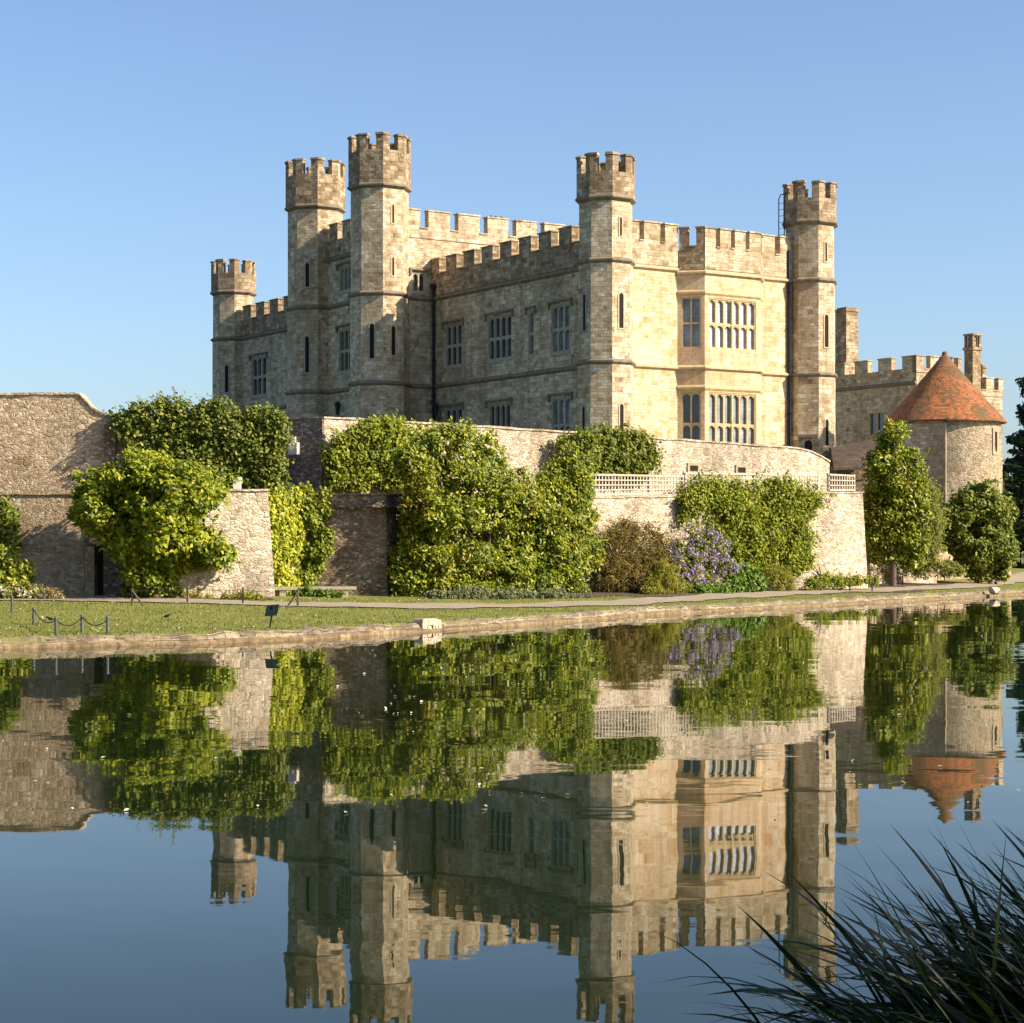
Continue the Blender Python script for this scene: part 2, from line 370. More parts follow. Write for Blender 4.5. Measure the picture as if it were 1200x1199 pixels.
me = bpy.data.meshes.new('lawn'); nx, ny = len(gx), len(gy)
vv = np.stack([GX, GY, GZ], -1).reshape(-1, 3); ii = np.arange(nx*ny).reshape(ny, nx)
q = np.stack([ii[:-1,:-1], ii[:-1,1:], ii[1:,1:], ii[1:,:-1]], -1).reshape(-1, 4)
q = q[(vv[q][:,:,2] > -.4).any(1)]
me.vertices.add(len(vv)); me.vertices.foreach_set('co', vv.ravel()); me.loops.add(len(q)*4); me.loops.foreach_set('vertex_index', q.ravel())
me.polygons.add(len(q)); me.polygons.foreach_set('loop_start', np.arange(len(q))*4); me.polygons.foreach_set('use_smooth', [True]*len(q)); me.update(); me.validate()
k = NT('lawn_grass'); pos = geo_pos(k)
a = k.noise(pos, .7, 4); b = k.noise(pos, 14, 6, .75); c = k.noise(pos, 3.1, 5, .7)
col = k.ramp(k.math('ADD', k.math('MULTIPLY', a.outputs[0], .5), k.math('MULTIPLY', b.outputs[0], .5)), [(.3,(.105,.115,.024)), (.5,(.17,.18,.042)), (.7,(.25,.245,.075))])
col = k.mix(k.ramp(c.outputs[0], [(.56,(0,0,0)), (.7,(1,1,1))]), col, (.24,.22,.09))
k.l(col, k.b.inputs['Base Color']); k.b.inputs['Roughness'].default_value = .9; k.b.inputs['Specular IOR Level'].default_value = .1
k.l(k.bump(b.outputs[0], .8, .05), k.b.inputs['Normal']); M['grass'] = k.m; me.materials.append(M['grass'])
lawn = bpy.data.objects.new('lawn', me); COL.objects.link(lawn); tag(lawn, kind='structure')

def ribbon(name, pts, width, mat, dz, jit=.12):
    P = catmull(pts, 14); mb = MB(); rows = []
    for i, p in enumerate(P):
        t = Vector((P[min(i+1,len(P)-1)][0]-P[max(i-1,0)][0], P[min(i+1,len(P)-1)][1]-P[max(i-1,0)][1])).normalized(); n = Vector((-t.y, t.x))
        w = width*(1+.08*math.sin(i*.37)); row = []
        for a in np.linspace(-.5, .5, 9):
            e = jit*math.sin(i*1.7+a*9) if abs(a) == .5 else 0
            row.append((p[0]+n.x*(a*w+e), p[1]+n.y*(a*w+e)))
        rows.append(row)
    for i in range(len(rows)-1):
        for j in range(8):
            qd = [rows[i][j+1], rows[i][j], rows[i+1][j], rows[i+1][j+1]][::-1]
            zz = ground_z([p[0] for p in qd], [p[1] for p in qd]); mb.face([(p[0], p[1], z+dz) for p, z in zip(qd, zz)])
    o = mb.build(name, mat); return o
k = NT('path_gravel'); pos = geo_pos(k); a = k.noise(pos, 2, 5, .6); b = k.noise(pos, 30, 4, .7)
k.l(k.ramp(k.math('ADD', k.math('MULTIPLY', a.outputs[0], .6), k.math('MULTIPLY', b.outputs[0], .4)), [(.3,(.21,.165,.11)), (.55,(.29,.235,.165)), (.75,(.37,.31,.23))]), k.b.inputs['Base Color'])
k.b.inputs['Roughness'].default_value = .95; k.l(k.bump(b.outputs[0], .5, .02), k.b.inputs['Normal']); M['gravel'] = k.m
path_pts = [at(-500,56), at(-100,55.5), at(100,55.2), at(320,55.0), at(500,57.0), at(700,62), at(830,68.5), at(960,76), at(1060,81.5), at(1140,87.5), at(1195,100), at(1230,118)]
tag(ribbon('path', path_pts, 1.9, M['gravel'], .03), kind='structure')
tag(ribbon('path', [at(80,60.5), at(92,58.3), at(110,56.0)], 2.0, M['gravel'], .036), kind='structure')
M['soil'] = plain('garden_soil', (.075,.052,.035), .95, 0, .5, 10, .8)

# stone edging of the bank: an irregular low retaining wall
k = NT('edging_stone'); uv = k.n('ShaderNodeUVMap').outputs[0]; pos = geo_pos(k)
b = k.n('ShaderNodeTexBrick'); b.offset = .43; wob_ = k.noise(uv, 3.5, 4); wv_ = k.n('ShaderNodeVectorMath', operation='MULTIPLY_ADD'); k.l(wob_.outputs['Color'], wv_.inputs[0]); wv_.inputs[1].default_value = (.22,.11,0); k.l(uv, wv_.inputs[2]); k.l(wv_.outputs[0], b.inputs['Vector'])
for q_, v_ in (('Scale',1), ('Mortar Size',.013), ('Mortar Smooth',.6), ('Brick Width',.41), ('Row Height',.13)): b.inputs[q_].default_value = v_
b.inputs['Color1'].default_value = (.13,.10,.065,1); b.inputs['Color2'].default_value = (.36,.30,.21,1); b.inputs['Mortar'].default_value = (.06,.045,.028,1)
n1 = k.noise(pos, 5, 6, .7); n2 = k.noise(pos, .9, 4, .6)
col = k.mix(.85, b.outputs['Color'], k.ramp(n1.outputs[0], [(.3,(.35,.31,.25)), (.68,(1.35,1.28,1.18))]), 'MULTIPLY')
col = k.mix(k.ramp(n2.outputs[0], [(.5,(0,0,0)), (.62,(.7,.7,.7))]), col, (.20,.175,.07))
sepz = k.n('ShaderNodeSeparateXYZ'); k.l(pos, sepz.inputs[0])
wet = k.ramp(sepz.outputs[2], [(.0,(1,1,1)), (.06,(.8,.8,.8)), (.10,(0,0,0))])    # wet, algae-stained foot
col = k.mix(k.math('MULTIPLY', wet, .7), col, k.mix(1, (.25,.165,.07), k.ramp(n1.outputs[0], [(.35,(.35,.33,.3)), (.65,(1.2,1.2,1.2))]), 'MULTIPLY'))
k.l(col, k.b.inputs['Base Color']); k.b.inputs['Roughness'].default_value = .9
k.l(k.bump(k.math('ADD', n1.outputs[0], k.math('MULTIPLY', b.outputs['Fac'], -.7)), .8, .04), k.b.inputs['Normal']); M['edging'] = k.m
M['edgetop'] = plain('mossy_edging_top', (.20,.175,.105), .95, 0, .7, 11, 1.0)
def resample(P, step):
    out = [P[0]]; acc = 0
    for i in range(len(P)-1):
        a_, b_ = Vector(P[i]), Vector(P[i+1]); L = (b_-a_).length; d = step-acc
        while d <= L: out.append(tuple(a_+(b_-a_)*(d/L))); d += step
        acc = L-(d-step)
    out.append(P[-1]); return out
mb = MB(); P = resample(bank[10:-8], .3); u = 0; prev = None; rr = random.Random(3)
for i, p in enumerate(P):
    t = Vector((P[min(i+1,len(P)-1)][0]-P[max(i-1,0)][0], P[min(i+1,len(P)-1)][1]-P[max(i-1,0)][1])).normalized(); n = Vector((t.y, -t.x))
    if prev is not None: u += .3
    j = rr.uniform(-.05, .05); h = .225+rr.uniform(-.05, .045); slump = .02*math.sin(i*.13)+.015*math.sin(i*.41)
    lj = .02*math.sin(i*.23)+rr.uniform(-.012,.012)
    prof = [(.16+j*.4, -.35), (.15+j*.6, .045+lj), (.13+j*.6, .07+lj), (.03+j*.5, .085+lj), (.0+j+slump, .115), (-.03+j+slump*.6, h-.045), (-.10+j*.5, h), (-.45, h+rr.uniform(-.025,.025)), (-.75, .20), (-.75, -.3)]
    row = [(p[0]+n.x*o_, p[1]+n.y*o_, z) for o_, z in prof]
    if prev is not None:
        for a in range(len(prof)-1):
            v0 = (-.26, .0, .13, .16, .21, .26, .39, .52, .65, .8)[a]; v1 = (.0, .13, .16, .21, .26, .39, .52, .65, .8, .9)[a]
            mb.face([row[a], prev[a], prev[a+1], row[a+1]][::-1], [(u,v0),(u-.3,v0),(u-.3,v1),(u,v1)], 1 if a >= 6 else 0)
    prev = row
emb = mb.build('embankment_wall', [M['edging'], M['edgetop']])
tag(emb, 'low stone edging of the lawn, damp and ochre at the waterline', 'embankment')

# near bank under and right of the camera
k = mb = MB()
mb.face([(-60,-30,.35),(60,-30,.35),(60,2.6,.35),(8,3.4,.35),(4,5.0,.45),(2.7,5.9,.42),(.9,4.95,.40),(0,3.2,.3),(-60,2.4,.35)])
for a_, b_ in (((60,2.6),(8,3.4)), ((8,3.4),(4,5.0)), ((4,5.0),(2.7,5.9)), ((2.7,5.9),(.9,4.95)), ((.9,4.95),(0,3.2)), ((0,3.2),(-60,2.4))):
    mb.face([(a_[0],a_[1],.43),(b_[0],b_[1],.43),(b_[0],b_[1]+.5,-.4),(a_[0],a_[1]+.5,-.4)])
tag(mb.build('near_bank', M['grass']), kind='structure')
# far shore beyond the moat
gxs = np.linspace(-700, 900, 60); mb = MB()
def farz(x, y): return max(0, (y-300)*.035)+.4+1.2*math.sin(x*.02+y*.01)
rows = [[(x, y+18*math.sin(x*.013), (farz(x, y) if j else -.5)) for x in gxs] for j, y in enumerate((296, 300, 340, 420, 520, 700, 1100, 1300))]
for a in range(len(rows)-1):
    for c_ in range(len(gxs)-1): mb.face([rows[a][c_], rows[a][c_+1], rows[a+1][c_+1], rows[a+1][c_]])
M['meadow'] = plain('meadow_grass', (.19,.17,.065), .95, 0, .35, .12)
tag(mb.build('meadow', M['meadow']), kind='structure')

# ------------------------------------------------------------------ curtain walls
def ribbon_wall(name, pts, ztops, mat, label, cat, z0=.3, thick=.7, batter=0.0, cope=None, step=.45, jit=.02, cope_h=.12, close=True, seed=1):
    """a rough wall along plan points; front face to the right-hand side of the walk (towards the camera)"""
    rr = random.Random(seed); mb = MB(); cb = MB(); L = [0]
    for i in range(len(pts)-1): L.append(L[-1]+math.dist(pts[i], pts[i+1]))
    stations = []
    for i in range(len(pts)-1):
        n_ = max(1, int((L[i+1]-L[i])/step))
        for q in range(n_): stations.append((i, q/n_))
    stations.append((len(pts)-2, 1.0))
    def normal(i):
        t = Vector((pts[i+1][0]-pts[i][0], pts[i+1][1]-pts[i][1])).normalized(); return Vector((t.y, -t.x))
    prevF = prevB = prevC = None; rowsF = []; rowsB = []; crow = []
    for (i, f) in stations:
        p = Vector(pts[i]).lerp(Vector(pts[i+1]), f); n = normal(i)
        if f == 0 and i > 0: n = (normal(i-1)+normal(i)).normalized(); n = n/max(.5, n.dot(normal(i)))
        if f < .001 or f > .999: jj = 0
        else: jj = jit
        zt = ztops[i]+(ztops[i+1]-ztops[i])*f; us = L[i]+(L[i+1]-L[i])*f
        nr = 5; F = []
        for r_ in range(nr+1):
            w = r_/nr; z = z0+(zt-z0)*w+(rr.uniform(-.015,.015) if r_ == nr else 0)
            o_ = batter*(1-w)+rr.uniform(-jj, jj)
            F.append(((p.x+n.x*o_, p.y+n.y*o_, z), (us, z)))
        B = [(p.x-n.x*thick, p.y-n.y*thick, z0), (p.x-n.x*thick, p.y-n.y*thick, F[-1][0][2])]
        C = []
        zc = F[-1][0][2]
        for o_, z in ((.05, zc+.003), (.05+rr.uniform(-.012,.012), zc+cope_h+rr.uniform(-.012,.012)), (-thick-.05, zc+cope_h), (-thick-.05, zc+.003)):
            C.append(((p.x+n.x*o_, p.y+n.y*o_, z)))
        rowsF.append(F); rowsB.append(B); crow.append((C, us))
    for a in range(len(rowsF)-1):
        A, Bq = rowsF[a], rowsF[a+1]
        for r_ in range(len(A)-1): mb.face([A[r_][0], Bq[r_][0], Bq[r_+1][0], A[r_+1][0]], [A[r_][1], Bq[r_][1], Bq[r_+1][1], A[r_+1][1]])
        mb.face([A[-1][0], Bq[-1][0], rowsB[a+1][1], rowsB[a][1]])
        mb.face([rowsB[a+1][0], rowsB[a][0], rowsB[a][1], rowsB[a+1][1]])
        if cope:
            c0, u0 = crow[a]; c1, u1 = crow[a+1]
            for e in range(4):
                g = (e+1)%4; cb.face([c0[e], c1[e], c1[g], c0[g]], [(u0,c0[e][2]),(u1,c1[e][2]),(u1,c1[g][2]),(u0,c0[g][2])])
    for a, rev in ((0, False), (len(rowsF)-1, True)):
        F = [x[0] for x in rowsF[a]]; pl = F+[rowsB[a][1], rowsB[a][0]]
        mb.face(pl[::-1] if rev else pl)
        if cope: cb.face(crow[a][0][::-1] if not rev else crow[a][0])
    o = mb.build(name, mat); tag(o, label, cat)
    if cope: cb.build('coping', cope, o)
    return o
def line_pt(P0, d, px):                       # where the plan line P0 + u d crosses the column px
    r = (px-600)/FPX; u = (r*P0[1]-P0[0])/(d[0]-r*d[1]); return (P0[0]+d[0]*u, P0[1]+d[1]*u)
WD = Vector((.741, .671)); WN = Vector((.671, -.741))     # the lit curtain wall: direction and outward normal
LP = (-7.57, 60.5); UP = (-9.57, 62.7)
U = lambda px: line_pt(UP, WD, px)
Lw = lambda px: line_pt(LP, WD, px)
YU1, YL1 = 61.0, 59.5
# tall wall at the left with its swept-down end
xs = [-24.0]+[at(px, YU1)[0] for px in (0, 60, 93, 96, 100, 106, 113, 120, 128, 200, 331)]
tops = [6.86]*5+[6.70,6.50,6.34,6.24,6.19,6.19,6.19]
tops = [6.82, 6.84, 6.86, 6.87, 6.80, 6.66, 6.47, 6.34, 6.25, 6.21, 6.2, 6.2]
ribbon_wall('rubble_wall', [(x, YU1) for x in xs], tops, M['rub'], 'tall brown rubble wall at the left with a swept down end beside the ivy', 'wall', z0=2.5, thick=.6, cope=M['rub'], cope_h=.07, seed=5, jit=.03)
mb = MB(); x0 = at(125.5, YU1)[0]; mb.obox((x0, YU1), (1,0), (0,-1), -.05, .30, -.02, .16, 2.6, 6.0)
# (pier at the end of the tall wall belongs to it)
pw = [o for o in COL.objects if o.name == 'rubble_wall'][0]; mb.build('pier', M['rubshade'], pw)
# lower wall under it, with the doorway
dxa, dxb = at(99, YL1)[0], at(121, YL1)[0]
def lz(x): return 3.69
zd = zat(640, YL1)
lowl = ribbon_wall('retaining_wall', [(-24, YL1), (dxa, YL1)], [3.69, 3.69], M['rub'], 'lower rubble wall left of the dark doorway, shaded by the magnolia', 'wall', z0=.3, thick=.8, cope=M['rub'], cope_h=.06, seed=8, jit=.03)
lowr = ribbon_wall('retaining_wall', [(dxb, YL1), (at(212, YL1)[0], YL1)], [3.69, 3.69], M['rubshade'], 'short shaded wall between the doorway and the bastion, behind the magnolia', 'wall', z0=.3, thick=.8, cope=M['rubshade'], cope_h=.06, seed=9)
dr = thing('doorway', (at(110, YL1)[0], YL1, .55), 'dark doorway with wooden door and stone lintel in the lower wall', 'doorway')
mb = MB(); mb.obox((dxa, YL1), (1,0), (0,-1), 0, dxb-dxa, -.8, .04, zd, 3.70); mb.build('lintel', M['rubshade'], dr)
mb = MB(); mb.obox((dxa, YL1), (1,0), (0,-1), .02, .30, -.6, .02, .3, zd); mb.build('jamb', M['rub'], dr)
mb = MB(); mb.obox((dxa, YL1), (1,0), (0,-1), .30, dxb-dxa, -.7, -.55, .3, zd); mb.build('door', plain('dark_oak', (.035,.026,.02), .8, 0, .4, 14), dr)
# bastion
bl, br_ = at(212, 58.2), at(314, 59.3)
ribbon_wall('bastion', [(bl[0]-.3, 60.5), bl, br_, (br_[0]-.55, 61.5)], [3.78,3.78,3.80,3.80], M['rublit'], 'pale sunlit rubble bastion between the left magnolia and the yellow ivy', 'bastion', z0=.3, thick=.5, batter=.22, cope=M['rublit'], cope_h=.06, seed=12)
# long lower wall
ribbon_wall('retaining_wall', [at(311,60.3), at(350,62.2)], [3.75,3.75], M['rublit'], 'short sunlit wall covered by the yellow ivy beside the bastion', 'wall', z0=.3, thick=.5, batter=.05, cope=M['rublit'], cope_h=.06, seed=13)
ribbon_wall('retaining_wall', [at(350,62.35), at(452,62.5), Lw(475)], [3.75,3.75,3.8], M['rubshade'], 'shaded brown wall behind the bench, left of the largest magnolia', 'wall', z0=.3, thick=.5, batter=.08, cope=M['rubshade'], cope_h=.06, seed=14)  # wall colour darkened for the shade of the magnolia
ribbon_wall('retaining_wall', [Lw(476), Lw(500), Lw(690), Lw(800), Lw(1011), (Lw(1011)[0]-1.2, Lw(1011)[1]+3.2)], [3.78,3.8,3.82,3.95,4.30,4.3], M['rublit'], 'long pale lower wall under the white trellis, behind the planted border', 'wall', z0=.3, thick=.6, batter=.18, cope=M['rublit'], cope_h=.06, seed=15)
# upper wall
uc = U(380)
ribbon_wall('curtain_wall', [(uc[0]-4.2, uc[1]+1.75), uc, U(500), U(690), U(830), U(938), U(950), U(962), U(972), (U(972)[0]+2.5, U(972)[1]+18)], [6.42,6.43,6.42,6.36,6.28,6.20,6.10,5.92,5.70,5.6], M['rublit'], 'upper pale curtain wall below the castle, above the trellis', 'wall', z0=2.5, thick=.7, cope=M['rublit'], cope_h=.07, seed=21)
# facing coloured dark for the shade at the corner where the upper wall turns
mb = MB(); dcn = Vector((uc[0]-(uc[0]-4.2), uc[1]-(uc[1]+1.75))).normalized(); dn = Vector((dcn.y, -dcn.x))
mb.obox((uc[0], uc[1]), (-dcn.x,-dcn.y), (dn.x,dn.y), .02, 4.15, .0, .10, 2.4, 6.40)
cw = [o for o in COL.objects if o.name == 'curtain_wall'][0]; mb.build('shaded_return', M['rubshade'], cw)
mb = MB(); pb = line_pt((uc[0], uc[1]), (-dcn.x,-dcn.y), 348.5)
mb.obox(pb, (-dcn.x,-dcn.y), (dn.x,dn.y), -.17, .17, .08, .34, zat(533,65.9), zat(519,65.9)); mb.obox(pb, (-dcn.x,-dcn.y), (dn.x,dn.y), -.05, .22, .08, .26, zat(519,65.9)+.003, zat(512,65.9))
o = mb.build('stone_corbel', plain('white_stone', (.62,.56,.46), .9, 0, .15, 5, .3)); tag(o, 'pale stone block jutting from the shaded wall corner beside the ivy', 'corbel')
# two vent slots in the upper wall
for px, py, lb in ((812,549,'small stone-framed vent slot in the upper wall nearer the magnolia trellis'), (868,551,'small stone-framed vent slot in the upper wall nearer the square turret')):
    p = U(px); t = thing('vent', (p[0], p[1], zat(py, p[1])-.1), lb.replace('square turret','right end of the wall').replace('nearer the magnolia trellis','left of its twin'), 'vent', 'vent slots in the upper wall')
    z = zat(py, p[1]); mb = MB()
    for (ua, ub, za, zb) in ((-.36,.36,.11,.22), (-.36,.36,-.2,-.11), (-.36,-.24,-.108,.108), (.24,.36,-.108,.108)): mb.obox(p, WD, WN, ua, ub, -.05, .06, z+za, z+zb)
    mb.build('surround', M['cope'], t)
    mb = MB(); mb.obox(p, WD, WN, -.24, .24, -.05, .028, z-.108, z+.108); mb.build('opening', M['dark'], t)  # solid box coloured near black for the shade of the slot
# white pillar stone on the bastion corner
mb = MB(); p = at(278, 59.2); mb.prism([(p[0]-.11,p[1]-.08),(p[0]+.11,p[1]-.08),(p[0]+.11,p[1]+.08),(p[0]-.11,p[1]+.08)], 3.86, 4.12); mb.prism([(p[0]+.0,p[1]-.1),(p[0]+.13,p[1]-.1),(p[0]+.13,p[1]+.1),(p[0]+.0,p[1]+.1)], 4.12, 4.22)
tag(mb.build('stone_marker', plain('white_stone_marker', (.7,.68,.62), .8, 0, .1)), 'small white upright stone standing on top of the sunlit bastion', 'stone marker')
# terrace floors
sheet('terrace', [(-24,60),(-8.2,60.6),(-6.9,62.6),(-3.8,61.9),(-3.0,65.0),(14.2,81),(13.7,84),(-6.3,66.2),(-10,64),(-24,61.5)], 3.35, M['soil'])
M['courtyard'] = plain('courtyard_grass', (.10,.12,.035), .95, 0, .3, 1)
sheet('courtyard', [(-26,61.6),(-10.5,61.8),(-10.5,67.2),(-6.5,66.4),(13.0,83.9),(15.4,101),(17,106),(4,150),(-40,150),(-40,61.6)], 5.2, M['courtyard'])

# ------------------------------------------------------------------ castle
CC = Vector((4.62, 95.8)); DL = Vector((-.543, .840)).normalized(); DN = Vector((DL.y*-1, DL.x)); 
DN = Vector((-.840, -.543)).normalized(); DF = -DL; DR = -DN
def cw_(t, n): p = CC+DL*t+DN*n; return (p.x, p.y)
castle = thing('castle', (*cw_(12, -5), 5.2), 'large grey and gold stone castle with battlements and five octagonal turrets', 'castle')
Z0 = 5.0; ZS1, ZS2 = 16.0, 11.05
def panel(mb, o, d, n, u0, u1, z0, z1, opens=(), depth=.32, mi=0):
    us = sorted({u0, u1, *[a for q in opens for a in q[:2]]}); zs = sorted({z0, z1, *[a for q in opens for a in q[2:4]]})
    P = lambda u, k_, z: (o[0]+d[0]*u+n[0]*k_, o[1]+d[1]*u+n[1]*k_, z)
    hand = d[0]*n[1]-d[1]*n[0]
    def fc(pts): mb.face(pts if hand < 0 else pts[::-1], None, mi)
    for i in range(len(us)-1):
        for j in range(len(zs)-1):
            um, zm = (us[i]+us[i+1])/2, (zs[j]+zs[j+1])/2
            if any(a < um < b and c < zm < e for a, b, c, e in (q[:4] for q in opens)): continue
            fc([P(us[i],0,zs[j]), P(us[i+1],0,zs[j]), P(us[i+1],0,zs[j+1]), P(us[i],0,zs[j+1])])
    for q in opens:
        a, b, c, e = q[:4]
        fc([P(a,-depth,c), P(b,-depth,c), P(b,0,c), P(a,0,c)]); fc([P(a,0,e), P(b,0,e), P(b,-depth,e), P(a,-depth,e)])
        fc([P(a,-depth,c), P(a,0,c), P(a,0,e), P(a,-depth,e)]); fc([P(b,0,c), P(b,-depth,c), P(b,-depth,e), P(b,0,e)])
def arch_head(u0, u1, zs, rise, top, n=8):     # stone above a light: region between the arch and the top
    pts = [(u0, top), (u0, zs)]
    for q in range(1, n): 
        w = math.pi*(1-q/n); pts.append(((u0+u1)/2+(u1-u0)/2*math.cos(w), zs+rise*math.sin(w)))
    pts += [(u1, zs), (u1, top)]; return pts
def window(parent, o, d, n, u0, u1, z0, z1, lights, tiers=2, arched=True, hood=True, gmat='glassd', tm='frame', groups=None, mull=.085, label=None):
    """a mullioned stone window in an opening of a wall frame"""
    fr = MB(); b0 = -.20; b1 = -.05; e = .006
    w = (u1-u0); J = .07
    fr.obox(o, d, n, u0+e, u0+J, b0-.06, b1+.02, z0+e, z1-e); fr.obox(o, d, n, u1-J, u1-e, b0-.06, b1+.02, z0+e, z1-e)
    fr.obox(o, d, n, u0+J, u1-J, b0-.06, b1+.02, z0+e, z0+.09); fr.obox(o, d, n, u0+J, u1-J, b0-.06, b1+.02, z1-.07, z1-e)
    ui, uj = u0+J, u1-J; lw = (uj-ui-(lights-1)*mull)/lights; zi, zj = z0+.09, z1-.07
    tz = zi+(zj-zi)*.47 if tiers == 2 else None
    for q in range(lights-1):
        a = ui+(q+1)*lw+q*mull; big = groups and (q+1) % groups == 0
        if tiers == 2:
            fr.obox(o, d, n, a, a+mull, b0, b1+(.05 if big else 0), zi+.002, tz-.002); fr.obox(o, d, n, a, a+mull, b0, b1+(.05 if big else 0), tz+.102, zj-.002)
        else: fr.obox(o, d, n, a, a+mull, b0, b1, zi+.002, zj-.002)
    if tiers == 2: fr.obox(o, d, n, ui+.002, uj-.002, b0, b1-.01, tz, tz+.10)
    gl = MB()
    for q in range(lights):
        a = ui+q*(lw+mull); b = a+lw
        rows = [(zi, zj)] if tiers == 1 else [(zi, tz), (tz+.10, zj)]
        for (c, t_) in rows:
            if arched: fr.extrude(arch_head(a+.002, b-.002, t_-min(lw*.55,.3)-.02, min(lw*.5,.26), t_-.003), o, d, n, b0+.03, b1-.02)
            P = lambda u, z: (o[0]+d[0]*u+n[0]*(b0+.01), o[1]+d[1]*u+n[1]*(b0+.01), z)
            pts = [P(a-.02,c-.02), P(b+.02,c-.02), P(b+.02,t_+.02), P(a-.02,t_+.02)]
            gl.face(pts if (d[0]*n[1]-d[1]*n[0]) < 0 else pts[::-1])
    wo = fr.build('window', M[tm], parent)
    # glass and hood are sub-parts where the window itself is a part, siblings where it is already a sub-part
    host = wo if parent.parent is None else parent
    gl.build('glass', M[gmat], host)
    if hood:
        hb = MB(); hb.obox(o, d, n, u0-.22, u1+.22, .002, .15, z1+.12, z1+.23); hb.obox(o, d, n, u0-.22, u0-.10, .002, .12, z1-.18, z1+.118); hb.obox(o, d, n, u1+.10, u1+.22, .002, .12, z1-.18, z1+.118)
        hb.build('hood_mould', M['string'], host)
        hb = MB(); hb.obox(o, d, n, u0-.05, u1+.05, .002, .05, z0-.13, z0-.004); hb.build('sill', M['frame'], host)
    return wo
def battlement(parent, o, d, n, u0, u1, zb, zn, zt, mer, gap, mat, thick=.42, start_gap=False, name='battlement'):
    mb = MB(); prof = [(u1, zb), (u0, zb)]; u = u0; mers = []; hi = not start_gap
    while u < u1-.01:
        w = min(mer if hi else gap, u1-u); z = zt if hi else zn
        prof += [(u, z), (u+w, z)]
        mers.append((u, u+w, hi)); u += w; hi = not hi
    out = [prof[0], prof[1]]
    for p in prof[2:]:
        if out[-1] != p: out.append(p)
    mb.extrude(out, o, d, n, -thick+.05, .05)
    for (a, b, hi) in mers:
        z = zt if hi else zn
        if b-a < .12: continue
        ov = .05 if hi else -.004
        j = random.uniform(-.015,.015)
        pts = [(a-ov, z+.002), (b+ov, z+.002), (b+ov, z+.07+j), (a-ov, z+.07+j)]
        mb.extrude(pts, o, d, n, -thick-.0, .05+.055)
    return mb.build(name, mat, parent)
def string(parent, o, d, n, u0, u1, z, mat=None, proj=.14, name='string_course'):
    mb = MB(); P = lambda u, k_, zz: (o[0]+d[0]*u+n[0]*k_, o[1]+d[1]*u+n[1]*k_, zz)
    prof = [(.0, z-.14), (proj, z-.03), (proj, z+.05), (.0, z+.15), (-.05, z+.15), (-.05, z-.14)]
    A = [P(u0,*q) for q in prof]; B = [P(u1,*q) for q in prof]; hand = d[0]*n[1]-d[1]*n[0]
    for q in range(6):
        g = (q+1)%6; f = [A[q], B[q], B[g], A[g]]; mb.face(f if hand < 0 else f[::-1])
    mb.face(A if hand < 0 else A[::-1]); mb.face(B[::-1] if hand < 0 else B)
    return mb.build(name, mat or M['string'], parent)
def wpx(o, d, px):                             # wall coordinate seen at column px
    r = (px-600)/FPX; return (r*o[1]-o[0])/(d[0]-r*d[1])

# -- left (shaded) front: n = 0, u = t
oL = cw_(0, 0)
TW0, TW1, NW = 16.8, 25.4, 3.15                 # the projecting wing
def px_open(pairs, o, d): return [(min(wpx(o,d,a), wpx(o,d,b)), max(wpx(o,d,a), wpx(o,d,b)), z0, z1, L_, g_, tr) for a, b, z0, z1, L_, g_, tr in pairs]
wl = px_open([(521.5,541,12.05,14.4,3,'glassd',2), (571.5,599.5,12.05,14.4,4,'glassd',2), (619,625.5,12.0,14.35,1,'glassm',2), (646,668,11.95,14.4,3,'glassm',2),
              (520.5,541.5,6.9,9.75,3,'glassd',2), (572.5,598,6.9,9.7,4,'glassd',2), (646.5,668.5,6.9,9.65,3,'glassm',2)], oL, DL)
mb = MB(); panel(mb, oL, DL, DN, 0, TW0, Z0, 17.0, wl); lw_ = mb.build('front_wall', M['rag'], castle)
for q in wl: window(castle, oL, DL, DN, q[0], q[1], q[2], q[3], q[4], q[6], True, True, q[5])
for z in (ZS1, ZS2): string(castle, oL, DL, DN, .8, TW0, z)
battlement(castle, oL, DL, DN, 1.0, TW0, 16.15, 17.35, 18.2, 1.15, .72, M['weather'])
# -- far part of the left front, beyond the wing
wl2 = px_open([(295,312,12.0,14.6,3,'glassd',2), (296,311,6.9,9.6,3,'glassd',2)], oL, DL)
mb = MB(); panel(mb, oL, DL, DN, TW1, 43.4, Z0, 17.0, wl2); mb.build('front_wall', M['rag'], castle)
for q in wl2: window(castle, oL, DL, DN, q[0], q[1], q[2], q[3], q[4], q[6], True, True, q[5])
for z in (ZS1, ZS2): string(castle, oL, DL, DN, TW1, 42.2, z)
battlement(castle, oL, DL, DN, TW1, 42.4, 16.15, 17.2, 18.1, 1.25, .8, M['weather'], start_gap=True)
# -- wing: front, sunlit return, far return
oW = cw_(0, NW)
ww = px_open([(397.5,412,16.75,18.2,3,'glassm',1), (397,412.5,12.1,14.6,3,'glassd',2)], oW, DL)
mb = MB(); panel(mb, oW, DL, DN, TW0, TW1, Z0, 19.2, ww); mb.build('wing_wall', M['rag'], castle)
for q in ww: window(castle, oW, DL, DN, q[0], q[1], q[2], q[3], q[4], q[6], True, True, q[5])
for z in (18.75, ZS1, ZS2): string(castle, oW, DL, DN, TW0, TW1, z)
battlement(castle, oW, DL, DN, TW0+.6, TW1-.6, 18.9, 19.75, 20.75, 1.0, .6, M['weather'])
oR = cw_(TW0, NW); DB = DR                        # return wall runs back along DR from the wing front
wr = px_open([(483.5,498.5,16.35,17.45,2,'glassd',1)], oR, DB)
mb = MB(); panel(mb, oR, DB, DF, 0, 16.4, Z0, 19.4, wr); mb.build('wing_wall', M['rag'], castle)
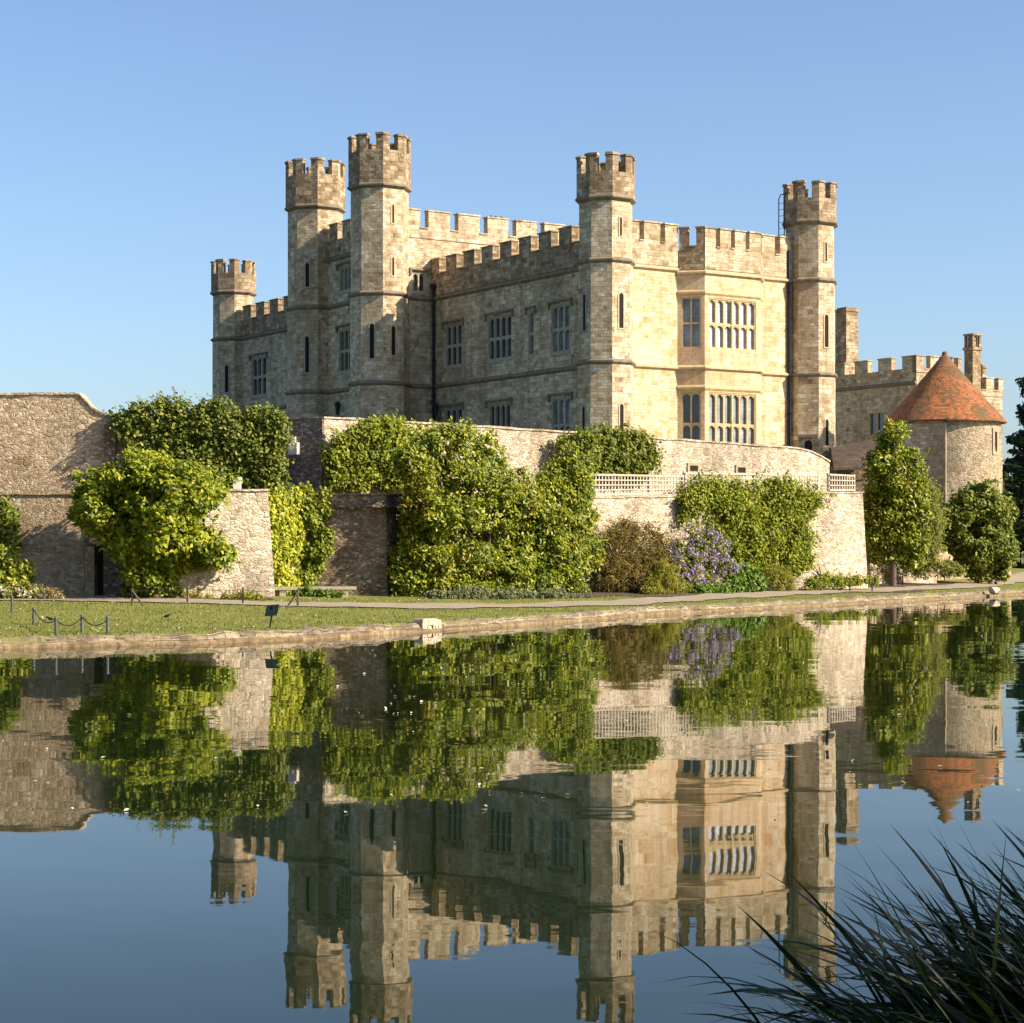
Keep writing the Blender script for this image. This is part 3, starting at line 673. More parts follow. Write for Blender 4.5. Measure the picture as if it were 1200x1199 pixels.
for q in wr: window(castle, oR, DB, DF, q[0], q[1], q[2], q[3], q[4], q[6], True, True, q[5])
for z in (ZS1, ZS2): string(castle, oR, DB, DF, .5, NW-.15, z)
battlement(castle, oR, DB, DF, .9, 16.4, 19.4, 19.95, 20.95, 1.42, .55, M['rag'])
mb = MB(); o2 = cw_(TW1, NW); panel(mb, o2, DB, -DF, 0, 16.4, Z0, 19.4); panel(mb, cw_(0,-13.25), DL, -DN, TW0, TW1, Z0, 20.4); mb.build('wing_wall', M['rag'], castle)
battlement(castle, o2, DB, -DF, .9, 16.4, 19.4, 19.95, 20.95, 1.42, .55, M['rag'])
# -- sunlit right front C..D : t = 0, u along DR
oF = cw_(0, 0); SW = 13.3
BW0, BU0, BU1, BW1, BD = 4.45, 5.43, 9.0, 9.98, .98      # the canted bay: on the wall, front corners, on the wall; depth
mb = MB(); panel(mb, oF, DR, DF, 0, SW, Z0, 17.0); mb.build('side_wall', M['ochre'], castle)
for z in (ZS1, ZS2):
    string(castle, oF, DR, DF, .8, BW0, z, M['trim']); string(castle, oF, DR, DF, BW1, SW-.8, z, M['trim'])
battlement(castle, oF, DR, DF, 1.0, BW0-.004, 16.15, 17.3, 18.25, 1.02, .30, M['rag'])
battlement(castle, oF, DR, DF, BW1+.004, SW-.9, 16.15, 17.3, 18.25, .85, .36, M['rag'], start_gap=False)
PT = lambda u, k_: (oF[0]+DR.x*u+DF.x*k_, oF[1]+DR.y*u+DF.y*k_)
bf = PT(0, BD); CL = math.hypot(BU0-BW0, BD)
dS = Vector(PT(BU0, BD))-Vector(PT(BW0, 0)); dS.normalize(); nS = Vector((dS.y, -dS.x))
dT = Vector(PT(BW1, 0))-Vector(PT(BU1, BD)); dT.normalize(); nT = Vector((dT.y, -dT.x))
oBS = PT(BW0, 0); oBT = PT(BU1, BD)
front_w = [(BU0+.22, BU1-.22, 12.05, 14.62), (BU0+.22, BU1-.22, 6.7, 9.85)]
side_w = [(.20, CL-.20, 12.05, 14.62), (.20, CL-.20, 6.7, 9.85)]
mb = MB(); panel(mb, bf, DR, DF, BU0, BU1, Z0, 17.0, front_w); panel(mb, oBS, dS, nS, 0, CL, Z0, 17.0, side_w); panel(mb, oBT, dT, nT, 0, CL, Z0, 17.0)
mb.face([(*PT(BW0,0),17.0), (*PT(BU0,BD),17.0), (*PT(BU1,BD),17.0), (*PT(BW1,0),17.0)])
bay = mb.build('bay', M['bay'], castle)
for q, g_ in zip(front_w, ('glassp','glassm')): window(bay, bf, DR, DF, *q, 6, 2, True, False, g_, 'baytrim', groups=3)
for q, g_ in zip(side_w, ('glassm','glassd')): window(bay, oBS, dS, nS, *q, 2, 2, q[2] < 10, False, g_, 'baytrim')
for z, m_ in ((ZS1-.15,'trim'), (14.85,'baytrim'), (ZS2,'trim'), (10.05,'baytrim')):
    pr = .14 if m_ == 'trim' else .08; e_ = pr*.41
    string(bay, bf, DR, DF, BU0-e_, BU1+e_, z, M[m_], pr); string(bay, oBS, dS, nS, 0, CL+e_-.003, z, M[m_], pr-.003); string(bay, oBT, dT, nT, -e_+.003, CL, z, M[m_], pr-.003)
battlement(bay, bf, DR, DF, BU0-.02, BU1+.02, 16.05, 17.15, 18.1, .70, .265, M['rag'])
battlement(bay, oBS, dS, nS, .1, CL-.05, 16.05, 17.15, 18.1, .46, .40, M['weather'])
battlement(bay, oBT, dT, nT, .05, CL-.1, 16.05, 17.15, 18.1, .46, .40, M['rag'])
# -- back and far walls, roofs
mb = MB(); panel(mb, cw_(0,-SW), DL, -DN, 0, 43.4, Z0, 17.6); panel(mb, cw_(43.4,0), DR, DL, 0, SW, Z0, 17.6); mb.build('rear_wall', M['rag'], castle)
battlement(castle, cw_(0,-SW), DL, -DN, 1, 42.4, 17.0, 17.35, 18.15, 1.15, .72, M['weather'])
mb = MB()
for a, b, n0, n1, z in ((0, TW0, 0, -SW, 16.7), (TW1, 43.4, 0, -SW, 16.7), (TW0, TW1, NW, -SW, 19.0)):
    mb.face([(*cw_(a,n0),z), (*cw_(a,n1),z), (*cw_(b,n1),z), (*cw_(b,n0),z)][::-1])
mb.build('roof', M['lead'], castle)
mb = MB(); c_ = cw_(TW0+1.6, -5.3)
mb.obox(c_, DR, DF, -.6, .6, -.4, .4, 18.9, 21.0)
for q in (-.35, 0, .35): mb.lathe((c_[0]+DR.x*q, c_[1]+DR.y*q), [(.13,20.95),(.12,21.3),(.10,21.42),(.001,21.42)], 10)
mb.build('chimney', M['weather'], castle)

# -- turrets
A0 = math.atan2(DN.y, DN.x)
def octo(c, ap): r = ap/math.cos(math.pi/8); return [(c[0]+r*math.cos(A0+math.pi/8+k_*math.pi/4), c[1]+r*math.sin(A0+math.pi/8+k_*math.pi/4)) for k_ in range(8)]
def turret(c, ap, ztop, zcrown, slits=(), pipes=None, zbase=Z0, ladder=False, crown=.12, mats=('rag','weather')):
    mb = MB(); mb.stack([(octo(c,ap+.07),zbase), (octo(c,ap+.07),ZS2), (octo(c,ap+.035),ZS2), (octo(c,ap+.035),ZS1), (octo(c,ap),ZS1), (octo(c,ap),zcrown)])
    tu = mb.build('turret', M[mats[0]], castle)
    for z, a_ in ((ZS2, ap+.05), (ZS1, ap+.02), (zcrown, ap)):
        sb = MB(); pr = crown+.07 if z == zcrown else .14; lo = a_ if z != zcrown else ap
        sb.stack([(octo(c,lo-.02),z-.17), (octo(c,lo+pr),z-.02), (octo(c,lo+pr),z+.06), (octo(c,(ap+crown) if z == zcrown else lo-.02),z+.15)])
        sb.build('string_course', M['string'] if ap*0 == 0 else None, tu)
    # crown: octagonal wall with a notch in the middle of each facet
    mb = MB(); ro = octo(c, ap+crown); ri = octo(c, ap+crown-.34); zn = ztop-.80; zb = zcrown+.1; g = .19
    out = []; inn = []; hi = []
    for k_ in range(8):
        a, b = Vector(ro[k_]), Vector(ro[(k_+1)%8]); ai, bi = Vector(ri[k_]), Vector(ri[(k_+1)%8])
        for f in (0, .5-g, .5+g): out.append(a.lerp(b, f)); inn.append(ai.lerp(bi, f))
        hi += [True, False, True]
    n_ = 24
    for i in range(n_):
        j = (i+1)%n_; z = ztop if hi[i] else zn; o0, o1, i0, i1 = out[i], out[j], inn[i], inn[j]
        mb.face([(o0.x,o0.y,zb),(o1.x,o1.y,zb),(o1.x,o1.y,z),(o0.x,o0.y,z)]); mb.face([(i1.x,i1.y,zb),(i0.x,i0.y,zb),(i0.x,i0.y,z),(i1.x,i1.y,z)])
        mb.face([(o0.x,o0.y,z),(o1.x,o1.y,z),(i1.x,i1.y,z),(i0.x,i0.y,z)])
        if hi[i] != hi[j]:
            e = [(o1.x,o1.y,zn),(i1.x,i1.y,zn),(i1.x,i1.y,ztop),(o1.x,o1.y,ztop)]; mb.face(e if not hi[i] else e[::-1])
    mb.face([(p.x,p.y,zb+.6) for p in inn])
    ro2 = octo(c, ap+crown+.055); ri2 = octo(c, ap+crown-.38)      # coping of each merlon, wrapped round its corner
    for k_ in range(8):
        a, b, p = Vector(ro2[k_-1]), Vector(ro2[k_]), Vector(ro2[(k_+1)%8]); ai, bi, pi_ = Vector(ri2[k_-1]), Vector(ri2[k_]), Vector(ri2[(k_+1)%8])
        j = random.uniform(-.03,.03)
        ring = [a.lerp(b,.5+g-.03), b, b.lerp(p,.5-g+.03), bi.lerp(pi_,.5-g+.03), bi, ai.lerp(bi,.5+g-.03)]
        mb.prism([(q.x,q.y) for q in ring], ztop+.002, ztop+.10+j)
    mb.build('parapet', M[mats[1]], tu)
    for (face, z0, z1, w) in slits:             # face: 0 = N, 1 = between, 2 = F (sunlit), 3 = next
        th = A0+face*math.pi/4; n = Vector((math.cos(th), math.sin(th))); d = Vector((-n.y, n.x)); extra = .035 if z0 < ZS1 and z0 > ZS2 else (.07 if z0 < ZS2 else 0)
        o = (c[0]+n.x*(ap+extra), c[1]+n.y*(ap+extra)); sb = MB(); zr = z1-w*.6
        poly_o = [(-w/2-.07,z0-.07),(w/2+.07,z0-.07),(w/2+.07,zr)]+[((w/2+.07)*math.cos(q*math.pi/8), zr+(w/2+.07)*1.25*math.sin(q*math.pi/8)) for q in range(1,8)]+[(-w/2-.07,zr)]
        poly_i = [(-w/2,z0),(w/2,z0),(w/2,zr)]+[((w/2)*math.cos(q*math.pi/8), zr+(w/2)*1.25*math.sin(q*math.pi/8)) for q in range(1,8)]+[(-w/2,zr)]
        m_ = len(poly_o); P = lambda q, k_: (o[0]+d.x*q[0]+n.x*k_, o[1]+d.y*q[0]+n.y*k_, q[1])
        for q in range(m_):
            r_ = (q+1)%m_; sb.face([P(poly_o[q],.03),P(poly_o[r_],.03),P(poly_i[r_],.03),P(poly_i[q],.03)]); sb.face([P(poly_o[r_],.03),P(poly_o[q],.03),P(poly_o[q],-.02),P(poly_o[r_],-.02)])
            sb.face([P(poly_i[q],.03),P(poly_i[r_],.03),P(poly_i[r_],.004),P(poly_i[q],.004)])
        sb.face([P(q,.004) for q in poly_i], None, 1)  # near-black pane stands for the shade inside the slit
        sb.build('slit_window', [M['frame'] if face < 2 else M['trim'], M['dark']], tu)  # greyer frame colour on shaded facets, warmer on sunlit ones
    if ladder:
        lb = MB(); th = A0; n = Vector((math.cos(th), math.sin(th))); d = Vector((-n.y, n.x)); o = Vector(c)+n*(ap+crown+.35)-d*.3
        for s_ in (-.22, .22):
            q = o+d*s_; lb.tube([(q.x,q.y,17.6),(q.x,q.y,ztop-.75),(q.x-n.x*.12,q.y-n.y*.12,ztop-.5),(q.x-n.x*.4,q.y-n.y*.4,ztop-.42)], .028, 6)
        for z in np.arange(17.8, ztop-.75, .33): a = o+d*-.22; b = o+d*.22; lb.tube([(a.x,a.y,z),(b.x,b.y,z)], .014, 5)
        lb.build('ladder', M['iron'], tu)
    return tu
tC = turret(cw_(0,0), 1.24, 21.1, 19.05, [(2,12.7,14.4,.26), (2,17.2,18.1,.12), (2,7.4,9.0,.22), (0,12.6,14.4,.22), (0,7.4,8.9,.22)], mats=('rag','weather'))
tD = turret(cw_(0,-SW), 1.24, 21.1, 19.05, [(2,12.5,14.2,.26), (2,17.0,18.0,.12), (2,7.2,8.7,.22), (1,6.6,7.6,.42)], ladder=True)
tB = turret(cw_(17.25, NW), 1.50, 24.7, 21.95, [(1,12.4,14.3,.26), (2,17.0,18.0,.12), (2,19.9,20.9,.12), (2,12.6,14.2,.24)])
tA = turret(cw_(25.0, NW+.05), 1.50, 24.6, 21.9, [(1,12.2,14.3,.24), (1,17.2,18.6,.22)])
tE = turret(cw_(43.4, 0), 1.28, 21.25, 19.15, [(1,12.4,14.2,.24)])
# drainpipes and lanterns
for (t_, n_, z0_, z1_) in ((TW0-.35, .12, Z0, 16.4),):
    p = cw_(t_, n_); mb = MB(); mb.tube([(p[0],p[1],z0_),(p[0],p[1],z1_)], .085, 8); mb.lathe(p, [(.001,z1_-.02),(.10,z1_),(.2,z1_+.28),(.2,z1_+.42),(.001,z1_+.42)], 8)
    for z in (6.5,8.5,10.5,12.5,14.5): mb.lathe(p, [(.085,z-.06),(.125,z-.05),(.125,z+.05),(.085,z+.06)], 8)
    mb.build('drainpipe', M['iron'], castle)
p = (oF[0]+DR.x*(SW-1.55)+DF.x*.1, oF[1]+DR.y*(SW-1.55)+DF.y*.1); mb = MB(); mb.tube([(*p,Z0),(*p,17.6)], .075, 8)
for z in (7,9,11.6,13.5,15.4): mb.lathe(p, [(.075,z-.06),(.11,z-.05),(.11,z+.05),(.075,z+.06)], 8)
mb.build('drainpipe', M['iron'], castle)
def lantern(t_, n_, z):
    p = cw_(t_, n_+.35); q = cw_(t_, n_); mb = MB(); mb.tube([(*q,z-.45),(*cw_(t_,n_+.2),z-.5),(*p,z-.35)], .03, 6)
    mb.lathe(p, [(.001,z-.36),(.13,z-.34),(.13,z-.30),(.10,z-.28),(.17,z+.18),(.21,z+.2),(.12,z+.36),(.04,z+.42),(.001,z+.46)], 6); mb.build('lantern', M['iron'], castle)
lantern(wpx(oW, DL, 402), NW, zat(479, 112)); lantern(wpx(oL, DL, 517), 0, zat(480, 108.5))
# hood over the small window low on the far right turret
th = A0+math.pi/4; n = Vector((math.cos(th), math.sin(th))); d = Vector((-n.y, n.x)); c_ = cw_(0,-SW); o = (c_[0]+n.x*1.31, c_[1]+n.y*1.31)
mb = MB(); mb.obox(o, d, n, -.5, .5, -.02, .16, 7.75, 7.9); mb.obox(o, d, n, -.5, -.38, -.02, .12, 7.3, 7.748); mb.obox(o, d, n, .38, .5, -.02, .12, 7.3, 7.748); mb.build('hood_mould', M['string'], tD)

# ------------------------------------------------------------------ round tower, shed and far house at the right
k = NT('clay_tiles'); uv = k.n('ShaderNodeUVMap').outputs[0]; pos = geo_pos(k)
b = k.n('ShaderNodeTexBrick'); b.offset = .5; k.l(uv, b.inputs['Vector'])
for q_, v_ in (('Scale',1), ('Mortar Size',.010), ('Mortar Smooth',.3), ('Brick Width',.20), ('Row Height',.125)): b.inputs[q_].default_value = v_
b.inputs['Color1'].default_value = (0,0,0,1); b.inputs['Color2'].default_value = (1,1,1,1); b.inputs['Mortar'].default_value = (.3,.3,.3,1)
nz = k.noise(pos, 1.6, 5, .65)
t = k.math('ADD', k.math('MULTIPLY', b.outputs['Color'], .55), k.math('MULTIPLY', k.math('SUBTRACT', nz.outputs[0], .28), 1.0))
col = k.ramp(t, [(.1,(.07,.042,.02)), (.3,(.19,.078,.026)), (.6,(.34,.11,.032)), (1,(.50,.19,.06))])
ms = k.noise(pos, .9, 6, .7, .5); col = k.mix(k.math('MULTIPLY', k.ramp(ms.outputs[0], [(.46,(0,0,0)), (.60,(1,1,1))]), .8), col, (.10,.075,.028))
col = k.mix(k.math('MULTIPLY', b.outputs['Fac'], .6), col, (.05,.03,.02))
k.l(col, k.b.inputs['Base Color']); k.b.inputs['Roughness'].default_value = .9
sx = k.n('ShaderNodeSeparateXYZ'); k.l(uv, sx.inputs[0]); saw = k.math('FRACT', k.math('DIVIDE', sx.outputs[1], .125))
k.l(k.bump(k.math('ADD', k.math('MULTIPLY', saw, -.7), k.math('MULTIPLY', b.outputs['Color'], .6)), .7, .05), k.b.inputs['Normal']); M['tile'] = k.m
rc = at(1107, 100.0); RR = 2.80; ze = zat(489, 97.2)
rt = thing('round_tower', (rc[0], rc[1], .6), 'round rubble stone tower with a conical red tiled roof at the right', 'tower')
mb = MB(); mb.lathe(rc, [(RR+.12,.3),(RR+.04,3),(RR,ze),(RR-.6,ze)], 64); mb.build('wall', M['round'], rt, smooth=40)
rr = random.Random(5); prof = [(RR+.02,ze-.02),(RR+.30,ze-.16),(RR+.31,ze-.10)]
zap = zat(413, 100)
for q in range(1, 13):
    f = q/12; prof.append(((RR+.31)*(1-f)+.05*math.sin(f*math.pi)*-1.0+.02, ze-.10+(zap-ze+.10)*f))
mb = MB(); mb.lathe(rc, prof, 64); mb.lathe(rc, [(.16,zap-.2),(.12,zap+.02),(.001,zap+.07)], 10); rf = mb.build('roof', M['tile'], rt, smooth=40)
# flat shaded panel with pale quoin on the left side, and the small lancet on the right
n = Vector((-.42,-.907)); d = Vector((.907,-.42)); o = (rc[0]-1.02, rc[1]-2.5)
mb = MB(); mb.obox(o, d, n, -1.5, .42, -.9, .18, 3.0, ze-.28); mb.build('buttress', M['rag'], rt)
mb = MB(); mb.obox(o, d, n, .42, .56, -.9, .20, 3.0, ze-.28); mb.obox(o, d, n, -1.0, .42, .0, .21, ze-.278, ze-.16); mb.build('quoin', M['cope'], rt)
px_l = 1166; th = math.acos(min(1, ((px_l-600)/FPX*98.3-rc[0])/RR)); th = -th
n = Vector((math.cos(th), math.sin(th))); d = Vector((-n.y, n.x)); o = (rc[0]+n.x*(RR-.02), rc[1]+n.y*(RR-.02)); zc = zat(518, 98.5)
mb = MB(); 
for (ua, ub, za, zb) in ((-.34,-.14,-.5,.5), (.14,.34,-.5,.5), (-.34,.34,.5,.68), (-.34,.34,-.66,-.5)): mb.obox(o, d, n, ua, ub, -.15, .06, zc+za, zc+zb)
wn_ = mb.build('window', M['cope'], rt); mb = MB(); mb.obox(o, d, n, -.14, .14, -.15, .03, zc-.5, zc+.5); mb.build('opening', M['dark'], wn_)  # lancet filled with near black for the shade within

sp = at(1008, 93.0); sh = thing('shed', (sp[0], sp[1], 4), 'low outbuilding with dark mossy tiled roof and black open front beside the round tower', 'shed')
x0, x1 = at(974, 93)[0], at(1046, 93)[0]; zr0, zr1 = zat(548, 92.2), zat(515, 95.5)
mb = MB()
e0, e1, r0, r1 = (x0,92.2,zr0), (x1+.3,92.8,zr0+.1), (x0+.4,95.6,zr1-.35), (x1+.3,95.9,zr1+.15)
lo = lambda p: (p[0], p[1], p[2]-.12)
mb.box8([lo(e0),lo(e1),lo(r1),lo(r0),e0,e1,r1,r0]); M['oldtile'] = None
k2 = NT('mossy_tiles'); pos = geo_pos(k2); uv = k2.n('ShaderNodeUVMap').outputs[0]; b = k2.n('ShaderNodeTexBrick'); k2.l(uv, b.inputs['Vector'])
for q_, v_ in (('Scale',1), ('Mortar Size',.012), ('Brick Width',.22), ('Row Height',.14)): b.inputs[q_].default_value = v_
b.inputs['Color1'].default_value = (.05,.03,.02,1); b.inputs['Color2'].default_value = (.11,.07,.045,1); b.inputs['Mortar'].default_value = (.02,.015,.01,1)
k2.l(k2.mix(.5, b.outputs['Color'], k2.ramp(k2.noise(pos, 2, 5).outputs[0], [(.3,(.5,.5,.5)), (.7,(1.4,1.3,1.2))]), 'MULTIPLY'), k2.b.inputs['Base Color']); k2.b.inputs['Roughness'].default_value = .95; M['oldtile'] = k2.m
mb.build('roof', M['oldtile'], sh)
mb = MB(); mb.obox((x0,92.9), (1,0), (0,-1), .0, .25, -.3, 0, 3, zr0+.05); mb.obox((x0,92.9), (1,0), (0,-1), x1-x0-.2, x1-x0+.2, -.3, 0, 3, zr0+.1)
bk_ = MB(); bk_.obox((x0,95.5), (1,0), (0,-1), 0, x1-x0+.2, -.3, 0, 3, zr1-.3); bk_.build('back_wall', M['rubshade'], sh)
mb.obox((x0,92.9), (1,0), (0,-1), .26, x1-x0-.21, -.3, 0, 3, zat(562, 92.9)); mb.build('wall', M['rubshade'], sh)

# house far right
HC = Vector(at(1074, 135.0)); hs = thing('house', (HC.x, HC.y, 5), 'distant crenellated stone house with tall chimneys behind the red cone roof', 'house')
zH = zat(436, 135); zT = zat(417, 135)
hu = lambda px: wpx((HC.x,HC.y), DL, px)
mb = MB(); wh = [(hu(1036), hu(1018), zat(510,137), zat(482,137))]
panel(mb, (HC.x,HC.y), DL, DN, 0, 14, 1, zH+.3, wh); panel(mb, (HC.x,HC.y), DR, DF, 0, 4.3, 1, zH+.3); e_ = HC+DR*4.3
panel(mb, (e_.x,e_.y), DR, DF, 0, 4.2, 1, zH-1.2); panel(mb, (HC.x+DL.x*14,HC.y+DL.y*14), DR, DL, 0, 8.5, 1, zH)
f_ = HC+DR*8.5; panel(mb, (f_.x,f_.y), DL, DR, 0, 14, 1, zH-1.2)
mb.face([(*(HC+DL*0),zH-.2),(*(HC+DR*4.3),zH-.2),(*(HC+DR*4.3+DL*14),zH-.2),(*(HC+DL*14),zH-.2)]); mb.face([(*(HC+DR*4.3),zH-1.6),(*f_,zH-1.6),(*(f_+DL*14),zH-1.6),(*(HC+DR*4.3+DL*14),zH-1.6)])
mb.build('wall', M['rag'], hs)
string(hs, (HC.x,HC.y), DL, DN, 0, 14, zat(449,135.5)); 
window(hs, (HC.x,HC.y), DL, DN, *wh[0], 2, 1, False, False, 'glassd', 'white')
battlement(hs, (HC.x,HC.y), DL, DN, 0, 12, zH, zH+.22, zT, 1.35, 1.05, M['rag'])
battlement(hs, (HC.x,HC.y), DR, DF, -.05, 4.3, zH, zH+.22, zT, .75, .6, M['rag']); battlement(hs, (e_.x,e_.y), DR, DF, 0, 4.2, zH-1.4, zH-1.0, zT-1.25, .7, .55, M['rag'])
def stackc(px0, px1, ptop, Y, z0, pot=False, cap=False):
    mb = MB(); c_ = Vector(at((px0+px1)/2, Y)); w = (px1-px0)/FPX*Y/2/1.15; zt = zat(ptop, Y)
    if cap:
        mb.obox(c_, DR, DF, -w, w, -w, w, z0, zt-1.15); mb.obox(c_, DR, DF, -w-.08, w+.08, -w-.08, w+.08, zt-1.15, zt-.95)
        for sx_ in (-1,1):
            for sy_ in (-1,1): mb.obox(c_, DR, DF, min(sx_*w,sx_*(w-.16)), max(sx_*w,sx_*(w-.16)), min(sy_*w,sy_*(w-.16)), max(sy_*w,sy_*(w-.16)), zt-.948, zt-.14)
        mb.obox(c_, DR, DF, -w+.17, w-.17, -w+.17, w-.17, zt-.948, zt-.2)
        mb.obox(c_, DR, DF, -w-.05, w+.05, -w-.05, w+.05, zt-.14, zt)
    else:
        mb.obox(c_, DR, DF, -w, w, -w, w, z0, zt-.3); mb.obox(c_, DR, DF, -w-.06, w+.06, -w-.06, w+.06, zt-.3, zt-.12); mb.obox(c_, DR, DF, -w+.08, w-.08, -w+.08, w-.08, zt-.12, zt)
    mb.build('chimney', M['weather'], hs)
stackc(981.5, 1003, 361, 142.5, zH-3); stackc(1132, 1147.5, 391.5, 136, zH-3, cap=True); stackc(1147.5, 1155, 427, 141, zH-3)

# ------------------------------------------------------------------ foliage
def leaf_mesh(name, P, Nn, size, mat, parent=None, aspect=.5, loc=None, fold=.25, droop=0.0, rs=None, rootloc=None, dirs=None):
    rs = rs or np.random.default_rng(11)
    n = len(P); ln = size*rs.uniform(.65, 1.35, (n,1))
    Nn = Nn/np.linalg.norm(Nn, axis=1, keepdims=True)
    t = rs.normal(size=(n,3)) if dirs is None else dirs.copy(); t[:,2] -= droop; t -= Nn*(t*Nn).sum(1, keepdims=True); t /= np.linalg.norm(t, axis=1, keepdims=True)
    b = np.cross(Nn, t)
    v = np.empty((n,6,3)); w = ln*aspect*.5
    v[:,0] = P-t*ln*.5; v[:,1] = P-t*ln*.12+b*w+Nn*w*fold; v[:,2] = P+t*ln*.22+b*w*.8+Nn*w*fold*.8; v[:,3] = P+t*ln*.5-Nn*ln*.08; v[:,4] = P+t*ln*.22-b*w*.8+Nn*w*fold*.8; v[:,5] = P-t*ln*.12-b*w+Nn*w*fold
    org = np.array(rootloc if rootloc is not None else (loc if loc is not None else (0,0,0)), float)
    v = (v-org).reshape(-1,3); base = (np.arange(n)*6)[:,None]
    f = np.concatenate([base+np.array([0,1,2,3]), base+np.array([0,3,4,5])], 1).reshape(-1,4)[:, ::-1]
    me = bpy.data.meshes.new(name); me.vertices.add(len(v)); me.vertices.foreach_set('co', v.ravel()); me.loops.add(f.size); me.loops.foreach_set('vertex_index', f.ravel().astype(np.int32))
    me.polygons.add(len(f)); me.polygons.foreach_set('loop_start', np.arange(len(f))*4); me.update(); me.materials.append(mat)
    o = bpy.data.objects.new(name, me); COL.objects.link(o)
    if parent is not None: o.parent = parent
    else: o.location = org; ROOT[o.name] = Vector(org)
    return o
def sample_poly(poly, n, rs, margin):
    P = np.array(poly, float); lo, hi = P.min(0), P.max(0); out = []; ds = []; got = 0; tries = 0
    while got < n and tries < 200:
        tries += 1
        q = rs.uniform(lo, hi, (n*2, 2)); m = inside(P, q[:,0], q[:,1]); q = q[m]; d = dist_poly([tuple(a) for a in P], q[:,0], q[:,1], True)
        kk = d > margin*rs.uniform(.4, 1.3, len(d)); out.append(q[kk]); ds.append(d[kk]); got += kk.sum()
    return np.concatenate(out)[:n], np.concatenate(ds)[:n]
def plant(name, label, cat, poly, P0, d, thick, nclump, cr, per, size, mat, aspect=.5, group=None, base=None, trunk=None, back=.3, up=.5, seed=1, droop=0.0, jit=.6, dome=25, core=None, flowers=None, limbs=6, shoots=.06):
    """a plant whose boughs fill an outline standing on the vertical plane P0 + u d, with real depth towards the camera"""
    rs = np.random.default_rng(seed); d = Vector(d).normalized(); n = Vector((d.y, -d.x))
    if n.y > 0: n = -n
    sc = P0[1]/FPX
    nb = max(3, nclump//12); qb, _ = sample_poly(poly, nb, rs, cr/sc*.6); bd = rs.uniform(-back, 1, nb)
    bi = rs.integers(0, nb, nclump*3); q = qb[bi]+rs.normal(size=(nclump*3,2))*cr/sc*np.array((1.05,.75))
    Pp = np.array(poly, float); okq = inside(Pp, q[:,0], q[:,1]) & (dist_poly([tuple(a) for a in Pp], q[:,0], q[:,1], True) > cr/sc*rs.uniform(.05, .6, len(q))); q, bi = q[okq][:int(nclump*.85)], bi[okq][:int(nclump*.85)]
    q2, _ = sample_poly(poly, int(nclump*.5), rs, cr/sc*.75); q = np.concatenate([q, q2]); bdo = np.concatenate([bd[bi]+rs.normal(size=len(bi))*.12, rs.uniform(-back, .35, len(q2))])
    ds = dist_poly([tuple(a) for a in Pp], q[:,0], q[:,1], True)
    r = (q[:,0]-600)/FPX; u = (r*P0[1]-P0[0])/(d.x-r*d.y); X = P0[0]+d.x*u; Y = P0[1]+d.y*u; Z = CAMZ+(HZ-q[:,1])/FPX*Y
    g = np.sqrt(np.clip(ds/dome, .05, 1)); off = np.clip(bdo, -back, 1.15)*thick*g
    nn = np.array((n.x, n.y, 0)); k_ = (Y+off*n.y)/Y                       # keep the column and row of the bough as it comes forward
    C = np.stack([X*k_, Y+off*n.y, CAMZ+(Z-CAMZ)*k_], 1); C[:,0] += 0
    gz = ground_z(C[:,0], C[:,1]); C[:,2] = np.maximum(C[:,2], gz+cr*.5)
    rad = cr*rs.uniform(.5, 1.5, len(C))
    m = len(C); dirs = rs.normal(size=(m*per,3)); dirs /= np.linalg.norm(dirs, axis=1, keepdims=True)
    idx = np.repeat(np.arange(m), per); rr_ = rad[idx]*rs.uniform(.35, 1.0, m*per)**.6
    ext = rs.uniform(size=m*per) < shoots; rr_ = np.where(ext, rr_*1.5, rr_)
    P = C[idx]+dirs*rr_[:,None]*np.array((1,1,.8)); N = dirs*.55+nn*.25+np.array((0,0,up*.6))+np.array(sd)*.75+rs.normal(size=dirs.shape)*jit   # leaves turn towards the light
    ns = int(m*.75); si = rs.integers(0, m, ns); sdv = rs.normal(size=(ns,3)); sdv[:,2] = np.abs(sdv[:,2])*.9+.25; sdv[:,1] = -np.abs(sdv[:,1])*.6; sdv /= np.linalg.norm(sdv, axis=1, keepdims=True)
    kk_ = 9; tt = np.tile(np.linspace(.5, 1.0, kk_), ns)[:,None]; sl_ = np.repeat(rad[si]*rs.uniform(1.0, 1.9, ns), kk_)[:,None]
    P = np.concatenate([P, np.repeat(C[si], kk_, 0)+np.repeat(sdv, kk_, 0)*sl_*tt+rs.normal(size=(ns*kk_,3))*size*.35]); N = np.concatenate([N, rs.normal(size=(ns*kk_,3))*.6+np.array(sd)*.6+np.array((0,-.2,.5))])
    bz = base if base is not None else (float(C[:,0].mean()), float(C[:,1].mean()), float(max(C[:,2].min()-cr, .3)))
